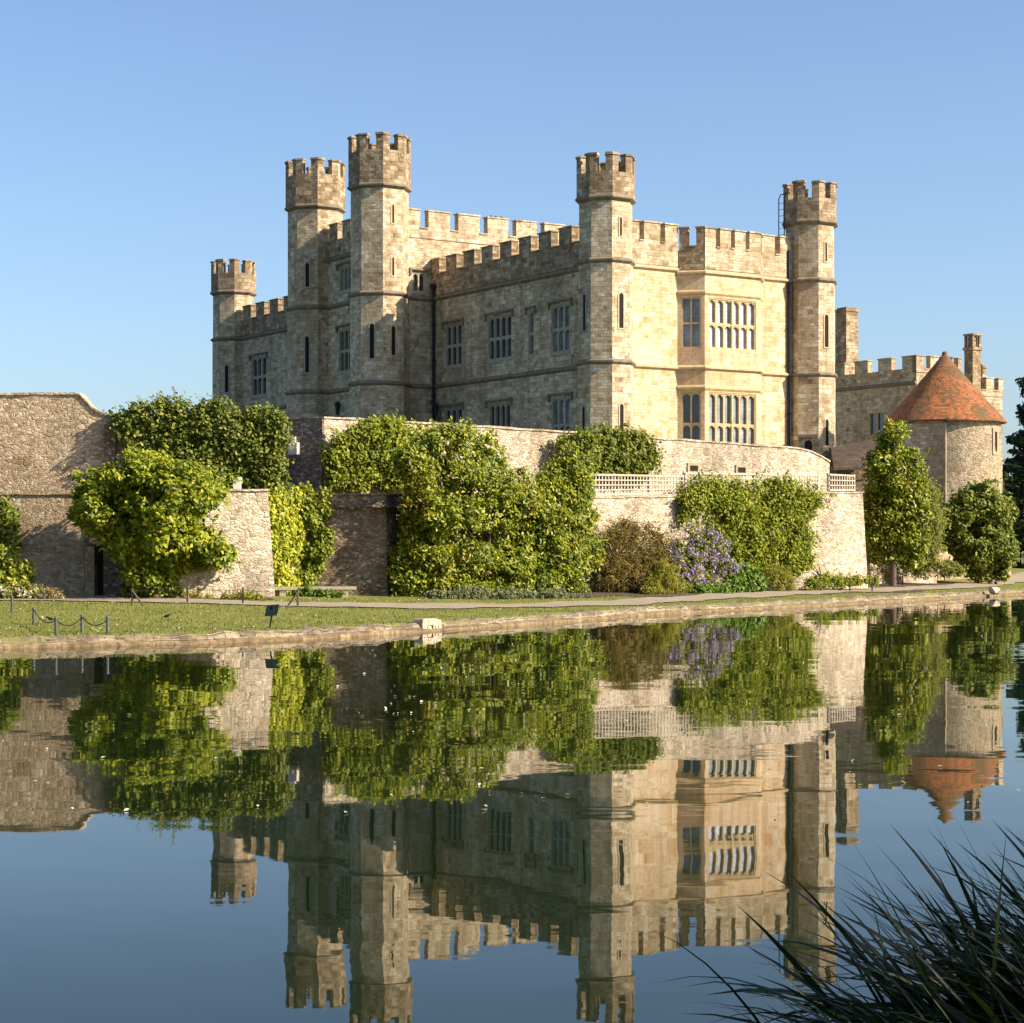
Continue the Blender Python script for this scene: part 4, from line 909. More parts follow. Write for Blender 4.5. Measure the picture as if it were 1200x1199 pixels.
    if trunk or flowers:
        root = thing(name, bz, label, cat, group); leaf_mesh('foliage', P, N, size, mat, root, aspect, rootloc=bz, droop=droop, rs=rs)
        if trunk:
            tb = MB(); cs = C[rs.permutation(m)[:limbs]]; b0 = Vector(bz); top = Vector(C.mean(0)); hgt = max(.3, (top.z-b0.z))
            fork = b0+Vector((0,0,hgt*.45))+Vector((rs.normal()*.05, 0, 0))
            tb.tube([b0-Vector((0,0,.15)), b0.lerp(fork,.5)+Vector((.03,0,0)), fork], [trunk*1.25, trunk*.95, trunk*.8], 9)
            for c_ in cs:
                c_ = Vector(c_); mid = fork.lerp(c_, .5)+Vector((rs.normal()*.1, rs.normal()*.05, .12)); tb.tube([fork-Vector((0,0,.05)), mid, c_], [trunk*.6, trunk*.36, trunk*.12], 6)
            tb.build('trunk', M['bark'], root, smooth=60)
        if flowers:
            fm, fsz, cnt, lowz = flowers; sel = rs.integers(0, m, cnt); ff = C[sel]; dv = rs.normal(size=(cnt,3)); dv /= np.linalg.norm(dv, axis=1, keepdims=True); dv[:,1] = -np.abs(dv[:,1]); dv[:,2] = np.abs(dv[:,2])*.8+dv[:,2]*.2
            FP = ff+dv*(rad[sel]*1.08)[:,None]; KK = 7
            FPk = np.repeat(FP, KK, 0)+rs.normal(size=(cnt*KK,3))*fsz*.55
            leaf_mesh('flowers', FPk, np.repeat(dv, KK, 0)+rs.normal(size=(cnt*KK,3))*.7, fsz, fm, root, .8, rootloc=bz, rs=rs)
        return root
    o = leaf_mesh(name, P, N, size, mat, None, aspect, loc=bz, droop=droop, rs=rs); return tag(o, label, cat, group)
G = {}
G['mag'] = leafm('magnolia_leaves', [(.0,(.036,.065,.005)), (.35,(.14,.185,.009)), (.7,(.30,.32,.016)), (1,(.50,.45,.04))], .30, .30, .42)
G['magred'] = leafm('glossy_evergreen_leaves', [(.0,(.028,.054,.004)), (.3,(.112,.155,.008)), (.7,(.27,.295,.016)), (1,(.50,.45,.045))], .26, .34, .40, red=(.32,.15,.015), red_amt=.42)
G['ivy'] = leafm('ivy_leaves', [(.0,(.04,.066,.008)), (.4,(.13,.165,.02)), (.75,(.23,.25,.036)), (1,(.38,.36,.08))], .30, .25, .5)
G['yel'] = leafm('sunlit_ivy_leaves', [(.0,(.10,.14,.014)), (.35,(.27,.31,.024)), (.7,(.46,.46,.045)), (1,(.62,.56,.09))], .3, .3, .5)  # ivy colour brightened towards yellow for its sunlit half
G['clim'] = leafm('rose_leaves', [(.0,(.05,.08,.009)), (.4,(.18,.22,.02)), (.75,(.30,.32,.036)), (1,(.46,.42,.08))], .30, .2, .55)
G['dry'] = leafm('dry_stems', [(.0,(.07,.05,.022)), (.4,(.17,.125,.045)), (.75,(.24,.195,.06)), (1,(.40,.31,.14))], .3, .15, .7)
G['olive'] = leafm('olive_leaves', [(.0,(.09,.10,.014)), (.5,(.22,.22,.028)), (1,(.36,.32,.06))], .3, .2, .6)
G['bright'] = leafm('bright_leaves', [(.0,(0.042,0.084,0.010)), (.5,(0.112,0.192,0.022)), (1,(0.224,0.300,0.040))], .3, .3, .5)
G['grey'] = leafm('silver_leaves', [(.0,(.07,.085,.045)), (.5,(.15,.17,.09)), (1,(.28,.29,.18))], .2, .1, .8)
G['purple'] = leafm('purple_petals', [(.0,(.12,.075,.22)), (.5,(.34,.24,.52)), (1,(.58,.49,.74))], .25, .1, .7, .2)
G['whitefl'] = leafm('white_petals', [(.0,(.45,.40,.30)), (1,(.8,.76,.66))], .2, .1, .7, .2)
G['feather'] = leafm('feathery_leaves', [(.0,(.10,.12,.03)), (.5,(.24,.26,.065)), (1,(.42,.40,.14))], .35, .15, .7)
G['dark'] = leafm('cedar_needles', [(.0,(.016,.03,.018)), (.6,(.045,.07,.035)), (1,(.09,.12,.055))], .15, .15, .7)
G['wood'] = leafm('far_tree_leaves', [(.0,(.02,.035,.012)), (.6,(.05,.07,.02)), (1,(.10,.11,.035))], .2, .1, .8)
G['red'] = leafm('red_leaves', [(.0,(.12,.03,.015)), (1,(.30,.08,.03))], .25, .2, .6)
FR = (1, 0)
Yi = YU1-.15
plant('ivy', 'broad dark green ivy covering the upper wall right of the tall rubble wall', 'ivy',
      [(128,512),(138,490),(160,470),(200,464),(228,472),(250,468),(276,475),(300,470),(322,478),(338,490),(341,520),(338,560),(334,582),(300,584),(262,580),(150,580),(140,555),(146,525)], (0,Yi), FR, .28, 560, .28, 52, .12, G['ivy'], .62, seed=2, back=.1, jit=.5)
plant('magnolia_tree', 'bright green spreading magnolia against the left wall beside the dark doorway', 'tree',
      [(86,590),(92,562),(118,540),(150,530),(195,534),(228,543),(258,556),(272,572),(262,590),(240,600),(236,622),(262,632),(280,648),(272,664),(240,672),(214,678),(212,706),(176,708),(150,704),(136,686),(146,664),(128,645),(104,628),(90,612)],
      (0,58.0), FR, 2.0, 420, .31, 56, .155, G['mag'], .55, base=(at(182,57.5)[0],57.5,.55), trunk=.11, seed=3, dome=40, limbs=12, jit=.45)
pl_ = at(314,60.3); pr_ = Vector(at(350,62.2))-Vector(pl_)
plant('ivy', 'sunlit half of the ivy, coloured bright yellow for the sun, beside the bastion', 'ivy',
      [(307,580),(318,570),(336,566),(350,567),(354,600),(352,690),(340,698),(322,694),(314,650),(310,610)], (pl_[0]+.12,pl_[1]-.15), pr_, .35, 150, .18, 44, .115, G['yel'], .7, seed=4, back=0, droop=1.2, jit=.4, dome=12)  # one ivy split in two, this half yellowed for direct sun
pl_ = at(350,62.3); pr_ = Vector(at(452,62.45))-Vector(pl_)
plant('ivy', 'shaded half of the same hanging ivy, coloured darker green, right of the sunlit half', 'ivy',
      [(346,570),(366,567),(384,574),(392,600),(390,642),(378,664),(374,692),(346,697)], (pl_[0],pl_[1]-.1), pr_, .3, 140, .18, 44, .115, G['clim'], .7, seed=44, back=0, droop=1.2, jit=.4, dome=12)  # darker leaf colour stands for the shade on this half
plant('climber', 'leafy green climber hanging over the curtain wall corner left of the big magnolia', 'climber',
      [(377,545),(386,515),(404,505),(416,490),(452,486),(480,494),(500,504),(516,522),(510,565),(470,578),(420,578),(388,574)], (UP[0]+WN.x*.2,UP[1]+WN.y*.2), WD, .8, 260, .28, 40, .13, G['clim'], .55, seed=5, back=0)
mP = Lw(580); mP = (mP[0]+WN.x*1.3, mP[1]+WN.y*1.3)
plant('magnolia_tree', 'largest evergreen magnolia, rounded and glossy with bronze tinged top, in front of the curtain wall', 'tree',
      [(462,650),(468,612),(478,572),(462,548),(466,525),(490,510),(515,494),(545,486),(570,505),(592,526),(612,540),(622,560),(640,574),(648,640),(646,704),(560,706),(500,706),(470,700),(460,680)],
      mP, WD, 2.7, 640, .33, 66, .15, G['magred'], .45, base=(mP[0]-1.2, mP[1]-1.1, .5), trunk=.14, seed=6, dome=55, limbs=14, jit=.5)
mQ = Lw(665); mQ = (mQ[0]+WN.x*1.1, mQ[1]+WN.y*1.1)
plant('magnolia_tree', 'narrower evergreen magnolia with rusty top joined to the right side of the largest one', 'tree',
      [(618,592),(634,560),(650,540),(662,524),(684,528),(696,550),(698,580),(704,620),(704,665),(698,702),(640,706),(610,704),(612,640)],
      mQ, WD, 2.2, 330, .32, 66, .15, G['magred'], .45, base=(mQ[0]-1.6,mQ[1]-.9,.5), trunk=.10, seed=7, dome=45, limbs=10, jit=.5)
plant('shrub', 'dark green rounded shrub on the terrace behind the left end of the trellis', 'shrub',
      [(650,535),(662,512),(688,503),(718,499),(748,505),(772,516),(778,540),(782,562),(700,566),(680,560)], (UP[0]+WN.x*.4,UP[1]+WN.y*.4), WD, 1.1, 220, .30, 42, .15, G['ivy'], .55, seed=8, back=0)
bP = lambda px, o_: (Lw(px)[0]+WN.x*o_, Lw(px)[1]+WN.y*o_)
plant('shrub', 'wispy brown and olive shrub of upright stems between magnolia and purple bush', 'shrub',
      [(698,698),(695,655),(704,622),(735,610),(772,616),(795,634),(802,670),(806,698)], bP(745,.9), WD, 1.0, 330, .26, 40, .19, G['dry'], .15, seed=9, up=.1, jit=.8, shoots=.2)
plant('shrub', 'low olive yellow mound in front of the wispy brown shrub', 'shrub',
      [(752,700),(760,672),(775,660),(795,664),(812,682),(813,698)], bP(790,1.7), WD, .6, 90, .2, 46, .12, G['olive'], .22, seed=10, up=.3)
plant('flowering_shrub', 'rounded bush full of pale purple flowers below the trellis', 'flowering bush',
      [(782,668),(786,635),(798,614),(818,611),(838,624),(852,645),(860,668),(856,690),(820,698),(794,690)], bP(822,1.3), WD, .9, 130, .26, 34, .12, G['ivy'], .5, seed=11, flowers=(G['purple'], .07, 560, 0), dome=20)
plant('climber', 'broad light green rose climber on the lower wall right of the purple bush', 'climber',
      [(790,612),(798,585),(812,566),(838,553),(862,560),(880,566),(904,558),(930,566),(950,558),(966,566),(968,590),(952,606),(956,640),(946,668),(930,680),(900,676),(872,668),(850,650),(826,620)], bP(870,.15), WD, .7, 460, .30, 38, .13, G['clim'], .55, seed=12, back=0, dome=20, shoots=.1)
plant('shrub', 'small bright green leafy shrub right of the purple bush', 'shrub',
      [(846,696),(850,674),(864,662),(884,664),(896,680),(897,695)], bP(872,1.4), WD, .6, 70, .22, 44, .15, G['bright'], .5, seed=13)
plant('shrub', 'small olive feathery mound right of the bright green shrub', 'shrub',
      [(888,692),(892,670),(906,660),(922,664),(932,680),(930,692)], bP(910,1.3), WD, .6, 70, .2, 44, .13, G['olive'], .22, seed=14)
sp_ = bP(937,1.1)
plant('sapling', 'small standard tree on a thin straight stem before the pale wall', 'sapling',
      [(922,668),(926,652),(942,648),(954,658),(950,672),(934,676)], sp_, WD, .5, 40, .2, 36, .12, G['clim'], .5, base=(sp_[0],sp_[1],.5), trunk=.045, seed=15, limbs=4)
rP = at(1050, 84.5)
plant('magnolia_tree', 'tall conical evergreen magnolia with bronze leaves beside the round tower', 'tree',
      [(1008,585),(1018,562),(1008,540),(1027,526),(1028,506),(1046,494),(1062,506),(1066,524),(1084,534),(1080,556),(1096,572),(1088,592),(1086,620),(1086,660),(1056,672),(1022,666),(1014,620)], rP, FR, 1.6, 420, .34, 64, .17, G['magred'], .48, base=(rP[0]-.2,rP[1]-.3,.5), trunk=.13, seed=16, dome=35, limbs=12)
rQ = at(1085, 86)
plant('climber', 'pale feathery climber on the right flank of the conical magnolia', 'climber',
      [(1066,600),(1074,562),(1088,552),(1098,575),(1106,610),(1108,645),(1100,664),(1078,672),(1068,650)], rQ, FR, .9, 170, .3, 40, .14, G['feather'], .3, seed=17, shoots=.12)
rS = at(1145, 90)
plant('shrub', 'large dark green rounded shrub at the foot of the round tower', 'shrub',
      [(1096,640),(1108,618),(1100,598),(1116,588),(1118,572),(1138,568),(1156,553),(1176,566),(1178,582),(1194,600),(1186,618),(1194,640),(1188,655),(1186,680),(1138,684),(1126,668),(1114,650)], rS, FR, 1.6, 300, .36, 60, .19, G['ivy'], .55, base=(rS[0]+.6,rS[1],.5), trunk=.1, seed=18, dome=30, limbs=9)
plant('shrub', 'green box shrub at the far left edge before the rubble wall', 'shrub',
      [(-30,700),(-30,645),(0,640),(22,646),(36,665),(34,692),(20,704)], (0,57.6), FR, .8, 110, .26, 44, .13, G['clim'], .5, seed=19)
plant('climber', 'dark climber with yellow tips on the wall above the box shrub', 'climber',
      [(-30,660),(-30,590),(0,585),(18,600),(26,640),(24,660)], (0,59.2), FR, .7, 90, .26, 40, .14, G['ivy'], .5, seed=20)
plant('flowering_shrub', 'low bush with white flowers in front of the box shrub', 'flowering bush',
      [(-30,712),(-25,696),(10,690),(30,684),(48,692),(50,712)], (0,56.6), FR, .5, 80, .2, 36, .1, G['olive'], .4, seed=21, flowers=(G['whitefl'], .06, 160, 0), dome=12)
plant('flowering_shrub', 'small dry white flowered tuft left of the path to the doorway', 'flowering bush',
      [(46,712),(48,694),(60,688),(72,700),(70,712)], (0,56.6), FR, .35, 40, .16, 36, .1, G['dry'], .3, seed=22, flowers=(G['whitefl'], .05, 50, 0), dome=8)
plant('groundcover', 'silvery low edging plants along the foot of the two joined magnolias', 'plants', [(500,708),(502,694),(560,690),(640,692),(688,694),(700,706)], bP(600,2.9), WD, .4, 150, .15, 36, .09, G['grey'], .4, seed=23, dome=8)
plant('groundcover', 'low green plants at the foot of the purple bush', 'plants', [(812,700),(816,686),(840,684),(862,690),(862,698)], bP(835,2.0), WD, .4, 50, .15, 36, .1, G['bright'], .5, seed=24, dome=8)
plant('groundcover', 'low mixed plants with red leaves before the pale wall end', 'plants', [(940,690),(945,678),(975,674),(1010,676),(1030,676),(1030,686)], bP(985,1.0), WD, .4, 110, .15, 36, .1, G['clim'], .5, seed=25, dome=8)
plant('groundcover', 'low dark plants at the foot of the conical magnolia', 'plants', [(1034,682),(1038,668),(1080,660),(1105,655),(1130,664),(1130,676)], at(1085,86.5), FR, .5, 110, .17, 36, .1, G['feather'], .4, seed=26, dome=8)
plant('groundcover', 'small tufts along the foot of the sunlit bastion', 'plants', [(214,708),(216,700),(240,694),(260,699),(290,696),(308,702),(308,708)], (0,57.3), FR, .3, 40, .13, 34, .09, G['olive'], .4, seed=27, dome=8)
plant('groundcover', 'dark green plants growing under the bench', 'plants', [(345,702),(346,690),(380,692),(408,694),(408,702)], (0,59.9), FR, .3, 50, .13, 34, .09, G['bright'], .5, seed=28, dome=8)
# low wall pieces and beds at the right
w4 = [at(1016, 85.5), at(1098, 88.5), (at(1098,88.5)[0]+.6, 93)]
ribbon_wall('garden_wall', w4, [3.6,3.4,3.4], M['rublit'], 'low pale wall behind the conical magnolia near the round tower', 'wall', z0=.3, thick=.5, cope=M['cope'], cope_h=.07, seed=31)
ribbon_wall('garden_wall', [at(1099, 93.5), at(1185, 98)], [2.3,2.1], M['rub'], 'low grey wall behind the large dark shrub under the round tower', 'wall', z0=.3, thick=.5, cope=M['cope'], cope_h=.07, seed=32)
tag(ribbon('flower_bed', [bP(500,1.6), bP(690,1.55), bP(800,1.5), bP(930,1.4), bP(1005,1.3), at(1060,85.2), at(1120,89)], 2.6, M['soil'], .018), kind='structure')
tag(ribbon('flower_bed', [at(140,58.2), at(200,57.3), at(320,58.0)], 1.0, M['soil'], .018), kind='structure')

# ------------------------------------------------------------------ trellis
def trellis(pa, pb, z0, z1, label):
    a, b = Vector(pa), Vector(pb); d = (b-a).normalized(); n = Vector((d.y, -d.x)); L = (b-a).length; o = (a.x, a.y)
    t = thing('trellis', (a.x, a.y, z0), label, 'trellis', 'white trellis panels on the lower wall')
    zz = lambda u, k_: (z0[0]+(z0[1]-z0[0])*u/L) if k_ == 0 else (z1[0]+(z1[1]-z1[0])*u/L)
    mb = MB(); s_ = .165
    for u in np.arange(0, L-.02, s_): mb.obox(o, d, n, u, u+.045, 0, .025, zz(u,0), zz(u,1))
    nr = int((z1[0]-z0[0])/s_)
    P = lambda u, k_, z: (o[0]+d.x*u+n.x*k_, o[1]+d.y*u+n.y*k_, z)
    for r_ in range(nr+1):
        f = r_/nr; za, zb = z0[0]+(z1[0]-z0[0])*f, z0[1]+(z1[1]-z0[1])*f; h = .045 if 0 < r_ < nr else .07
        mb.box8([P(0,.055,za),P(L,.055,zb),P(L,.027,zb),P(0,.027,za),P(0,.055,za+h),P(L,.055,zb+h),P(L,.027,zb+h),P(0,.027,za+h)])
    mb.build('lattice', M['white'], t)
    for u in np.arange(0, L+.1, max(1.5, L/max(1, round(L/2)))):
        pb_ = MB(); pb_.obox(o, d, n, u-.04, u+.04, -.08, -.005, zz(min(u,L),0)-.02, zz(min(u,L),1)+.1); pb_.build('post', M['white'], t)
def thing_loc_fix(z): return z
_thing = thing
def thing(name, loc, label, cat, group=None):
    loc = (loc[0], loc[1], loc[2][0] if isinstance(loc[2], (tuple, list)) else loc[2]); return _thing(name, loc, label, cat, group)
ztp = lambda px: 3.82+(4.30-3.82)*max(0, (px-690))/(1011-690)+.09
def wallpt(px, o_): p = Lw(px); return (p[0]+WN.x*o_, p[1]+WN.y*o_)
for a, b, lb in ((684, 806, 'white lattice trellis above the wispy shrub, left and longest in view'), (808, 966, 'white lattice trellis half hidden behind the light green climber'), (977, 1007, 'short white lattice trellis at the right end of the pale wall')):
    trellis(wallpt(a,-.25), wallpt(b,-.25), (ztp(a), ztp(b)), (ztp(a)+.74-(.10 if a > 900 else 0), ztp(b)+.62-(.04 if a > 900 else 0)), lb)

# ------------------------------------------------------------------ bench, sign, posts, chain, stones, birds
def gz1(x, y): return float(ground_z(np.array([x]), np.array([y]))[0])
b0, b1 = at(317, 59.7), at(416, 60.5); zt = zat(687.5, 60.2)
bn = thing('bench', (b0[0], b0[1], gz1(*b0)), 'long low weathered bench under the two patches of hanging ivy', 'bench')
d = (Vector(b1)-Vector(b0)); L = d.length; d.normalize(); n = Vector((d.y,-d.x))
mb = MB(); mb.obox(b0, d, n, 0, L, -.22, .22, zt-.09, zt); mb.build('seat', M['wood'], bn)
for u in (.35, L*.5, L-.35):
    mb = MB(); mb.obox(b0, d, n, u-.1, u+.1, -.17, .17, gz1(*b0)-.1, zt-.092); mb.build('leg', M['wood'], bn)
# green sign on the lawn
sp0 = at(315.5, 45.6); zb = gz1(*sp0); sg = thing('lawn_sign', (sp0[0], sp0[1], zb), 'small dark green notice board leaning on its post at the lawn edge', 'sign')
mb = MB(); mb.tube([(sp0[0],sp0[1],zb-.05),(sp0[0]+.10,sp0[1]-.02,zb+.52)], [.022,.022], 6); mb.build('post', M['signgreen'], sg)
mb = MB(); o = (sp0[0]+.09, sp0[1]-.03); P = lambda u, z, y: (o[0]+u+(z*.16), o[1]+y+z*.35, zb+.42+z)
mb.box8([P(-.17,-.14,0),P(.12,-.12,-.0),P(.12,-.12,.025),P(-.17,-.14,.025),P(-.17,.12,0),P(.12,.14,0),P(.12,.14,.025),P(-.17,.12,.025)]); mb.build('board', M['signgreen'], sg)
# chain posts
M['lead2'] = plain('grey_painted_metal', (.09,.10,.10), .5, .3, .2)
cp = [(14,713,.36,'pale post of the chain fence, beside the white flowers'), (39.5,719,.40,'chain fence post second from the white flowers'), (65.5,726,.38,'chain fence post in the middle of the row'), (96,733,.36,'chain fence post next to last towards the water'), (126,744,.36,'chain fence post standing at the water edge')]
tops_ = []; proto = None
for px, py, h, lb in cp:
    Y = 44.0
    for _ in range(8): p = at(px, Y); Y = (CAMZ-gz1(*p))*FPX/(py-HZ)
    p = at(px, Y); z = gz1(*p)
    if proto is None:
        mb = MB(); mb.lathe((0,0), [(.001,0),(.032,0),(.032,.38),(.04,.385),(.04,.40),(.02,.425),(.001,.43)], 10)
        mb.tube([(0,0,.36),(.05,0,.36)], .012, 6); proto = mb.build('chain_post', M['lead2'], None, (0,0,0), smooth=40); o_ = proto
    else: o_ = proto.copy(); COL.objects.link(o_)
    o_.location = (p[0], p[1], z-.02); tag(o_, lb, 'post', 'chain fence posts on the left lawn'); tops_.append((p[0], p[1], z+.34))
for i, lb in ((1,'sagging chain nearest the white flowers'), (2,'sagging chain in the middle of the post row'), (3,'sagging chain nearest the water edge')):
    a, b = Vector(tops_[i]), Vector(tops_[i+1]); pts = [a.lerp(b, f)+Vector((0,0,-.16*4*f*(1-f))) for f in np.linspace(0,1,14)]
    mb = MB(); mb.tube(pts, .012, 6); tag(mb.build('chain', M['iron']), lb, 'chain', 'chains on the left lawn')
# wire fence in front of beds
fp = [(155,710,True,'leaning braced stake at the edge of the magnolia bed'), (219.5,707,False,'stake before the left foot of the bastion'), (284.6,708,False,'stake before the right foot of the bastion'), (349,707,True,'braced stake in front of the bench')]
fq = [(702,699,'black stake at the right foot of the narrower magnolia'), (770,698,'black stake before the olive yellow mound'), (828,697,'black stake before the purple bush'), (996,689,'stake at the end of the pale wall'), (1022,684,'black stake left of the conical magnolia'), (1058,681,'black stake under the conical magnolia'), (1092,679,'black stake under the feathery climber'), (1107,677.5,'black stake just right of the feathery climber'), (1122,676,'black stake midway from climber to dark shrub'), (1137,675,'black stake touching the large dark shrub')]
stakes = []; sproto = None
for row, lst in enumerate((fp, [(a, b, False, c) for a, b, c in fq])):
    last = None
    for px, py, br, lb in lst:
        Y = 55 if row == 0 else 75
        for _ in range(10): p = at(px, Y); Y = (CAMZ-gz1(*p))*FPX/(py-HZ)
        p = at(px, Y); z = gz1(*p)
        if br:
            t = thing('stake', (p[0],p[1],z), lb, 'stake', 'fence stakes along the path'); mb = MB(); mb.tube([(p[0],p[1],z-.05),(p[0],p[1],z+.46)], .035, 7); mb.build('upright', M['bark'], t)
            s_ = 1 if px < 300 else -1; mb = MB(); mb.tube([(p[0]+s_*.32,p[1],z-.03),(p[0]+.01*s_,p[1]-.05,z+.40)], .028, 7); mb.build('brace', M['bark'], t)
        elif sproto is None:
            mb = MB(); mb.lathe((0,0), [(.001,-.05),(.024,-.05),(.022,.46),(.012,.48),(.001,.48)], 8); sproto = mb.build('stake', M['iron'], None, (0,0,0), smooth=40); sproto.location = (p[0],p[1],z); tag(sproto, lb, 'stake', 'fence stakes along the path')
        else:
            o_ = sproto.copy(); COL.objects.link(o_); o_.location = (p[0],p[1],z); o_.scale = (1.15,1.15,1.15) if row else (1,1,1); tag(o_, lb, 'stake', 'fence stakes along the path')
        cur = Vector((p[0],p[1],z+.40))
        if last is not None and (cur-last).length < 12: stakes.append((last, cur, lb))
        last = cur
wl_ = {1:'thin wire strung between'}
for a, b, lb in stakes:
    mb = MB(); mb.tube([a, a.lerp(b,.5)-Vector((0,0,.03)), b], .006, 5); tag(mb.build('fence_wire', M['iron']), 'thin wire running left from the '+lb, 'wire', 'wires of the border fence')
# outfall block in the embankment
def rock(p, r, seed, mat, name, label, cat, squash=.7, seg=10):
    rs = random.Random(seed); bm = bmesh.new(); bmesh.ops.create_icosphere(bm, subdivisions=2, radius=1)
    for v in bm.verts:
        w = 1+rs.uniform(-.16,.16); c = v.co; m_ = max(abs(c.x),abs(c.y),abs(c.z)); c *= (.55+.45/m_)*w*.8
        v.co = Vector((c.x*r[0], c.y*r[1], c.z*r[2]))
    me = bpy.data.meshes.new(name); bm.to_mesh(me); bm.free(); uvl = me.uv_layers.new(name='UVMap'); me.materials.append(mat); o = bpy.data.objects.new(name, me); COL.objects.link(o); o.location = p; o.rotation_euler = (0,0,rs.uniform(0,6)); ROOT[o.name] = Vector(p)
    return tag(o, label, cat)
M['pale'] = plain('bleached_stone', (.44,.375,.27), .9, 0, .5, 7, .9)
oc = at(500, 48.9); i0 = min(range(len(bank)), key=lambda i: math.dist(bank[i], oc)); td = (Vector(bank[i0+1])-Vector(bank[i0-1])).normalized(); tn = Vector((td.y,-td.x))
of = thing('stone_outfall', (oc[0],oc[1],0), 'bleached rough stone outfall set in the lawn edging before the largest magnolia', 'outfall')
rso = random.Random(19)
def block(parent, c, sx, sy, sz, seed):
    rq = random.Random(seed); bm = bmesh.new(); bmesh.ops.create_cube(bm, size=1); bmesh.ops.subdivide_edges(bm, edges=bm.edges[:], cuts=2, use_grid_fill=True)
    for v in bm.verts:
        L_ = max(abs(v.co.x),abs(v.co.y),abs(v.co.z)); v.co *= 1-.22*max(0, v.co.length-.62)
        v.co += Vector((rq.uniform(-.05,.05), rq.uniform(-.05,.05), rq.uniform(-.05,.05)))
    me = bpy.data.meshes.new('stone'); org = ROOT[parent.name]
    for v in bm.verts:
        x, y, z = v.co.x*sx, v.co.y*sy, v.co.z*sz; v.co = Vector((c[0]+td.x*x+tn.x*y-org.x, c[1]+td.y*x+tn.y*y-org.y, c[2]+z-org.z))
    bm.to_mesh(me); bm.free(); me.uv_layers.new(name='UVMap'); me.materials.append(M['pale']); o = bpy.data.objects.new('stone', me); COL.objects.link(o); o.parent = parent
for q, (u_, z_, w_, h_) in enumerate(((-.34,.25,.26,.20), (-.08,.26,.25,.18), (.17,.245,.24,.20), (.37,.22,.18,.16), (-.36,.06,.22,.20), (-.12,.05,.18,.20), (.10,.07,.10,.16), (.24,.04,.10,.20), (.40,.06,.13,.18))):
    block(of, (oc[0]+td.x*u_*.9+tn.x*.04, oc[1]+td.y*u_*.9+tn.y*.04, z_*.9), w_*.9, .28, h_*.92, q+3)
rp = at(1165, 80.4); rock((rp[0],rp[1],.25), (.28,.26,.2), 4, M['pale'], 'boulder', 'white boulder on the lawn edging at the far right', 'boulder')
def bird(px, py, face, label, big=1.0):
    Y = 45
    for _ in range(8): p = at(px, Y); Y = (CAMZ-gz1(*p))*FPX/(py-HZ)
    p = at(px, Y); z = gz1(*p); s_ = face; mb = MB()
    mb.tube([(p[0]-.24*s_,p[1],z+.10),(p[0]-.14*s_,p[1],z+.13),(p[0]-.05*s_,p[1],z+.16),(p[0]+.05*s_,p[1],z+.18),(p[0]+.11*s_,p[1],z+.225),(p[0]+.15*s_,p[1],z+.25),(p[0]+.185*s_,p[1],z+.245),(p[0]+.24*s_,p[1],z+.23)], [.012,.03,.062,.07,.045,.042,.03,.004], 10)
    for q in (-.025,.025): mb.tube([(p[0],p[1]+q,z-.01),(p[0]+.01*s_,p[1]+q,z+.06),(p[0],p[1]+q,z+.13)], .007, 5)
    mb.v = [(p[0]+(v[0]-p[0])*big, p[1]+(v[1]-p[1])*big, z+(v[2]-z)*big) for v in mb.v]
    o = mb.build('bird', M['iron'], smooth=70); tag(o, label, 'bird', 'dark birds on the lawn')
bird(59, 735, -1, 'dark bird on the lawn among the chain posts', .5); bird(195, 722, 1, 'dark bird on the lawn below the left magnolia', .5); bird(985, 693.5, 1, 'small dark bird on the grass below the pale wall end', .6)

# short grass and daisies on the lawn, floating specks on the water
rs = np.random.default_rng(40)
m = 70000; r = rs.uniform(-40, 1230, m); Yg = 40+rs.uniform(0, 1, m)**1.5*50; gxp = (r-600)/FPX*Yg
dk = dist_poly(bank, gxp, Yg); pc = np.array(catmull(path_pts, 14)); dp = dist_poly([tuple(p) for p in pc], gxp, Yg)
wl_d = dist_poly([LP, Lw(1011)], gxp, Yg)
ok = inside(isl, gxp, Yg) & (dk > .12) & (dk < 16) & (dp > 1.0) & (Yg < 58.5+np.where(gxp > LP[0], 40, 0)); side = (gxp-LP[0])*WN.x+(Yg-LP[1])*WN.y
ok &= (side > 2.2) | (gxp < LP[0])
gxp, Yg = gxp[ok], Yg[ok]; P = np.stack([gxp, Yg, ground_z(gxp, Yg)+.018], 1); N = rs.normal(size=P.shape); N[:,2] *= .3
dv = rs.normal(size=P.shape)*.5; dv[:,2] = 1.2
G['grass'] = leafm('grass_blades', [(.0,(.085,.095,.018)), (.5,(.17,.185,.038)), (1,(.30,.285,.09))], .3, .2, .6)
o = leaf_mesh('grass', P, N, .055, G['grass'], None, .35, loc=(0,45,.2), rs=rs, dirs=dv); tag(o, 'short mown grass blades of the lawn', 'grass', kind='stuff')
sel = rs.permutation(len(P))[:380]; P2 = P[sel]+np.array((0,0,.02)); N2 = rs.normal(size=P2.shape)*.4; N2[:,2] += 1; N2[:,1] -= .6
o = leaf_mesh('daisies', P2, N2, .032, G['whitefl'], None, .8, loc=(0,45,.2), rs=rs); tag(o, 'tiny white daisies and feathers scattered on the lawn', 'daisies', kind='stuff')
n_ = 150; r = np.concatenate([rs.uniform(0, 1200, 90), rs.normal(500, 70, 60)]); py = np.concatenate([rs.uniform(745, 960, 90), rs.normal(790, 35, 60).clip(755, 900)]); Yf = CAMZ*FPX/(py-HZ); P3 = np.stack([(r-600)/FPX*Yf, Yf, np.full(n_, .012)], 1)
okk = ~inside(isl, P3[:,0], P3[:,1]); P3 = P3[okk]; N3 = rs.normal(size=P3.shape)*.25; N3[:,2] += 1
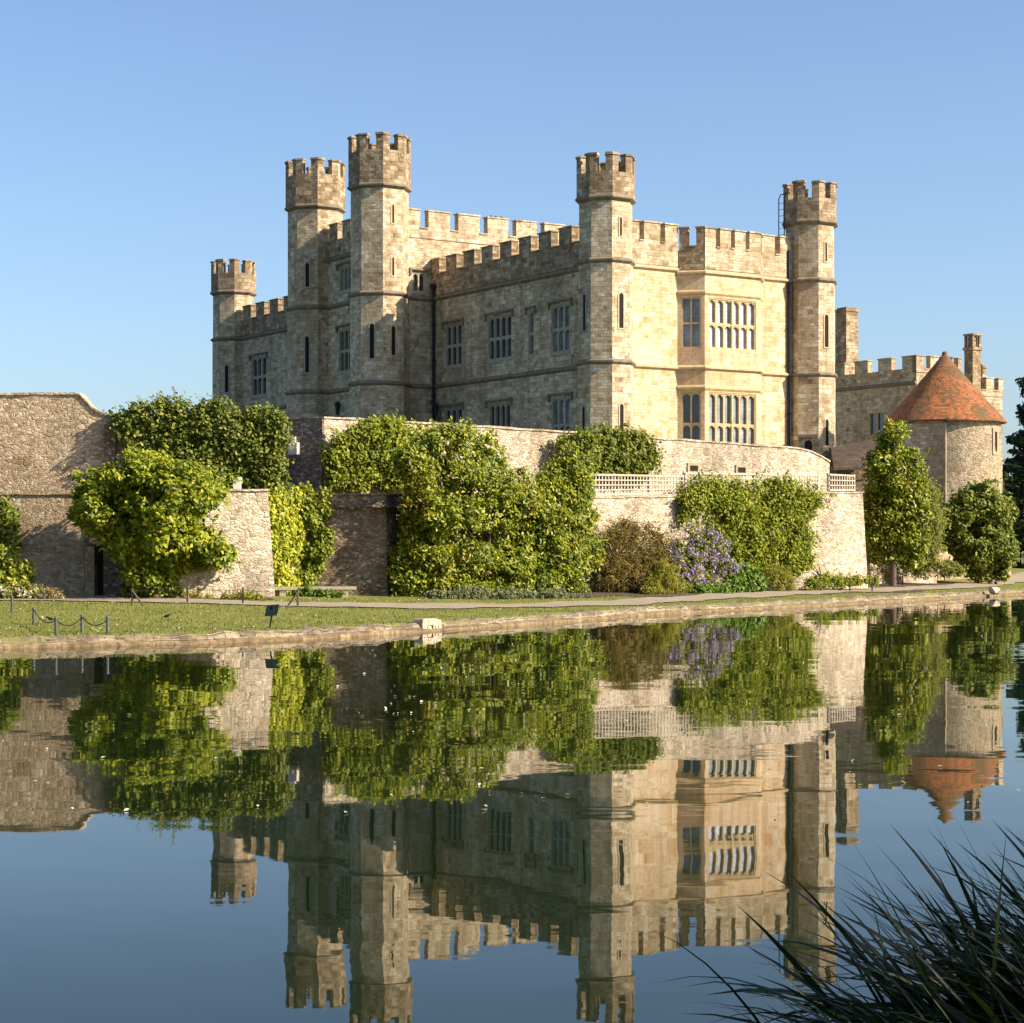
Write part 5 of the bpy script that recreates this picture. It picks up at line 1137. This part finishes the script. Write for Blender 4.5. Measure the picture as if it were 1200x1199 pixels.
o = leaf_mesh('floating_petals', P3, N3, .05, G['whitefl'], None, .6, loc=(0,30,0), rs=rs); tag(o, 'white feathers and petals floating on the moat', 'floating petals', kind='stuff')

# ------------------------------------------------------------------ distant trees
def far_tree(c, h, w, label, mat, seed, kindname='tree', size=.9, cedar=False, group=None):
    rs = np.random.default_rng(seed); root = thing(kindname, (c[0], c[1], c[2]), label, 'tree', group); C = []
    tb = MB(); top = Vector((c[0], c[1], c[2]+h*.92)); base = Vector(c)
    tb.tube([base-Vector((0,0,.5)), base.lerp(top,.4), top], [h*.022, h*.016, h*.005], 8)
    if cedar:
        for q in range(13):
            f = .27+.71*q/12; L = w*(1-f*.62)*rs.uniform(.7,1.1)
            for e in range(5):
                a = rs.uniform(0, 2*math.pi); tip = Vector((c[0]+L*math.cos(a), c[1]+L*math.sin(a), c[2]+h*f+rs.normal()*.3)); st = base.lerp(top, f*.95)
                tb.tube([st, st.lerp(tip,.5)+Vector((0,0,.4)), tip], [h*.010, h*.006, h*.002], 5)
                for g in np.linspace(.35, 1, 5): C.append((*st.lerp(tip, g), .55+.5*(1-g)))
    else:
        for q in range(70):
            dv = rs.normal(size=3); dv /= np.linalg.norm(dv); r_ = rs.uniform(.3,1)**.5
            C.append((c[0]+dv[0]*w*r_, c[1]+dv[1]*w*r_, c[2]+h*.58+dv[2]*h*.42*r_, h*.075))
        for q in range(8):
            t_ = Vector(C[q*7][:3]); st = base.lerp(top, .35); tb.tube([st, st.lerp(t_,.6)+Vector((0,0,.3)), t_], [h*.012, h*.007, h*.002], 5)
    C = np.array(C); per = 30; idx = np.repeat(np.arange(len(C)), per); dv = rs.normal(size=(len(idx),3)); dv /= np.linalg.norm(dv, axis=1, keepdims=True)
    sq = np.array((1.5,1.5,.35)) if cedar else np.array((1.2,1.2,.9))
    P = C[idx,:3]+dv*C[idx,3:4]*rs.uniform(.4,1,(len(idx),1))*sq; N = dv*.7+np.array((0,0,.7))+rs.normal(size=dv.shape)*.5
    leaf_mesh('crown', P, N, size, mat, root, .5, rootloc=c, rs=rs); tb.build('trunk', M['bark'], root); return root
fz = lambda x, y: farz(x, y)
far_tree((at(1216,185)[0], 185, .4), zat(440,185)-.4, 4.0, 'dark cedar with ragged tiers at the right edge', G['dark'], 51, 'cedar_tree', .55, True)
for i, (px, Y, pt, w, lb) in enumerate(((1176,330,548,9,'olive tree on the far shore just right of the round tower'), (1204,345,530,10,'tall olive tree on the far shore behind the cedar'), (1240,335,540,11,'far shore tree outside the right edge of the picture'), (1150,360,556,10,'far shore tree hidden mostly behind the round tower'), (1196,306,606,4,'short bushy tree low on the far shore under the cedar'))):
    x = at(px, Y)[0]; z = farz(x, Y); far_tree((x, Y, z-.3), zat(pt, Y)-z, w, lb, G['wood'], 60+i, 'tree', 1.3, False, 'trees on the far shore')
mb = MB()
# tree added out of view, right of the camera, to shade the reeds
def shade_tree():
    rs = np.random.default_rng(77); c = (9.2, 2.6, .35); root = thing('tree', c, 'unseen bushy tree added on the near bank to shade the reeds', 'tree'); C = []
    for q in range(150):
        dv = rs.normal(size=3); dv /= np.linalg.norm(dv); r_ = rs.uniform(.1,1)**.4; C.append((c[0]+dv[0]*3.4*r_, c[1]+dv[1]*3.0*r_, 5.3+dv[2]*3.2*r_))
    C = np.array(C); tb = MB(); base = Vector(c); fork = Vector((c[0],c[1],2.4)); tb.tube([base-Vector((0,0,.3)), fork], [.3,.2], 10)
    for q in range(14):
        t_ = Vector(C[q*10]); tb.tube([fork-Vector((0,0,.1)), fork.lerp(t_,.5)+Vector((0,0,.3)), t_], [.12,.07,.02], 6)
    tb.build('trunk', M['bark'], root); per = 70; idx = np.repeat(np.arange(len(C)), per); dv = rs.normal(size=(len(idx),3)); dv /= np.linalg.norm(dv, axis=1, keepdims=True)
    leaf_mesh('crown', C[idx]+dv*.55*rs.uniform(.4,1,(len(idx),1)), dv+np.array((0,0,.5))+rs.normal(size=dv.shape)*.5, .17, G['ivy'], root, .55, rootloc=c, rs=rs)
shade_tree()

# ------------------------------------------------------------------ reeds in the foreground
G['reed'] = leafm('reed_blades', [(.0,(0.006,0.013,0.004)), (.5,(0.013,0.027,0.007)), (1,(0.036,0.045,0.012))], .2, .35, .4)
M['reed'] = G['reed']
def tussock(c, n, label, seed, lmin=.9, lmax=1.5, lean=(-.35,.1), spread=.22):
    rs = random.Random(seed); V = []; F = []; 
    for i in range(n):
        L = rs.uniform(lmin, lmax); az = rs.uniform(0, 2*math.pi); tilt = abs(rs.gauss(.35, .3)); bx = c[0]+rs.gauss(0, spread); by = c[1]+rs.gauss(0, spread*.8)
        hd = Vector((math.cos(az)*tilt+lean[0], math.sin(az)*tilt*.7+lean[1])); w = rs.uniform(.008, .026); seg = 9; p = Vector((bx, by, c[2])); v = Vector((hd.x, hd.y, 1.15)).normalized()
        side = Vector((0,0,1)).cross(v).normalized() if (abs(v.x)+abs(v.y)) > .01 else Vector((1,0,0)); ang = rs.uniform(-.9,.9); side = (Matrix.Rotation(ang, 3, v) @ side)
        curve = rs.uniform(.04, .26); i0 = len(V)
        for k_ in range(seg+1):
            f = k_/seg; ww = w*(1-f**2.2)*(.55+.45*min(1, f*4)); nrm_ = v.cross(side).normalized()
            if k_ < seg: V += [p-side*ww, p+nrm_*ww*.35, p+side*ww]
            else: V += [p]
            p = p+v*(L/seg); v = (v+Vector((hd.x*.5, hd.y*.5, -1))*curve*(.35+f)).normalized(); side = (side-v*side.dot(v)).normalized()
        for k_ in range(seg-1):
            a = i0+k_*3; F += [(a,a+1,a+4,a+3), (a+1,a+2,a+5,a+4)]
        a = i0+(seg-1)*3; F += [(a,a+1,a+3), (a+1,a+2,a+3)]
    me = bpy.data.meshes.new('reed_clump'); me.from_pydata([(p.x-c[0],p.y-c[1],p.z-c[2]) for p in V], [], F); me.materials.append(G['reed']); me.polygons.foreach_set('use_smooth', [True]*len(F)); me.update()
    o = bpy.data.objects.new('reed_clump', me); COL.objects.link(o); o.location = c; ROOT[o.name] = Vector(c); return tag(o, label, 'reeds', 'reed clumps on the near bank')
tussock((1.70, 5.3, .42), 820, 'tallest dark reed clump at the lower right corner', 81, .5, 1.08, (-.6,.05), .26)
tussock((1.44, 5.05, .40), 560, 'dark reed clump left of the tallest one, arching over the water', 82, .4, .86, (-.85,.05), .2)
tussock((2.05, 5.5, .42), 640, 'reed clump at the right edge behind the tallest one', 83, .6, 1.15, (-.5,0), .26)
tussock((1.13, 4.75, .36), 150, 'sparse low reed clump at the bottom edge, leftmost of the reeds', 84, .28, .66, (-.9,0), .14)
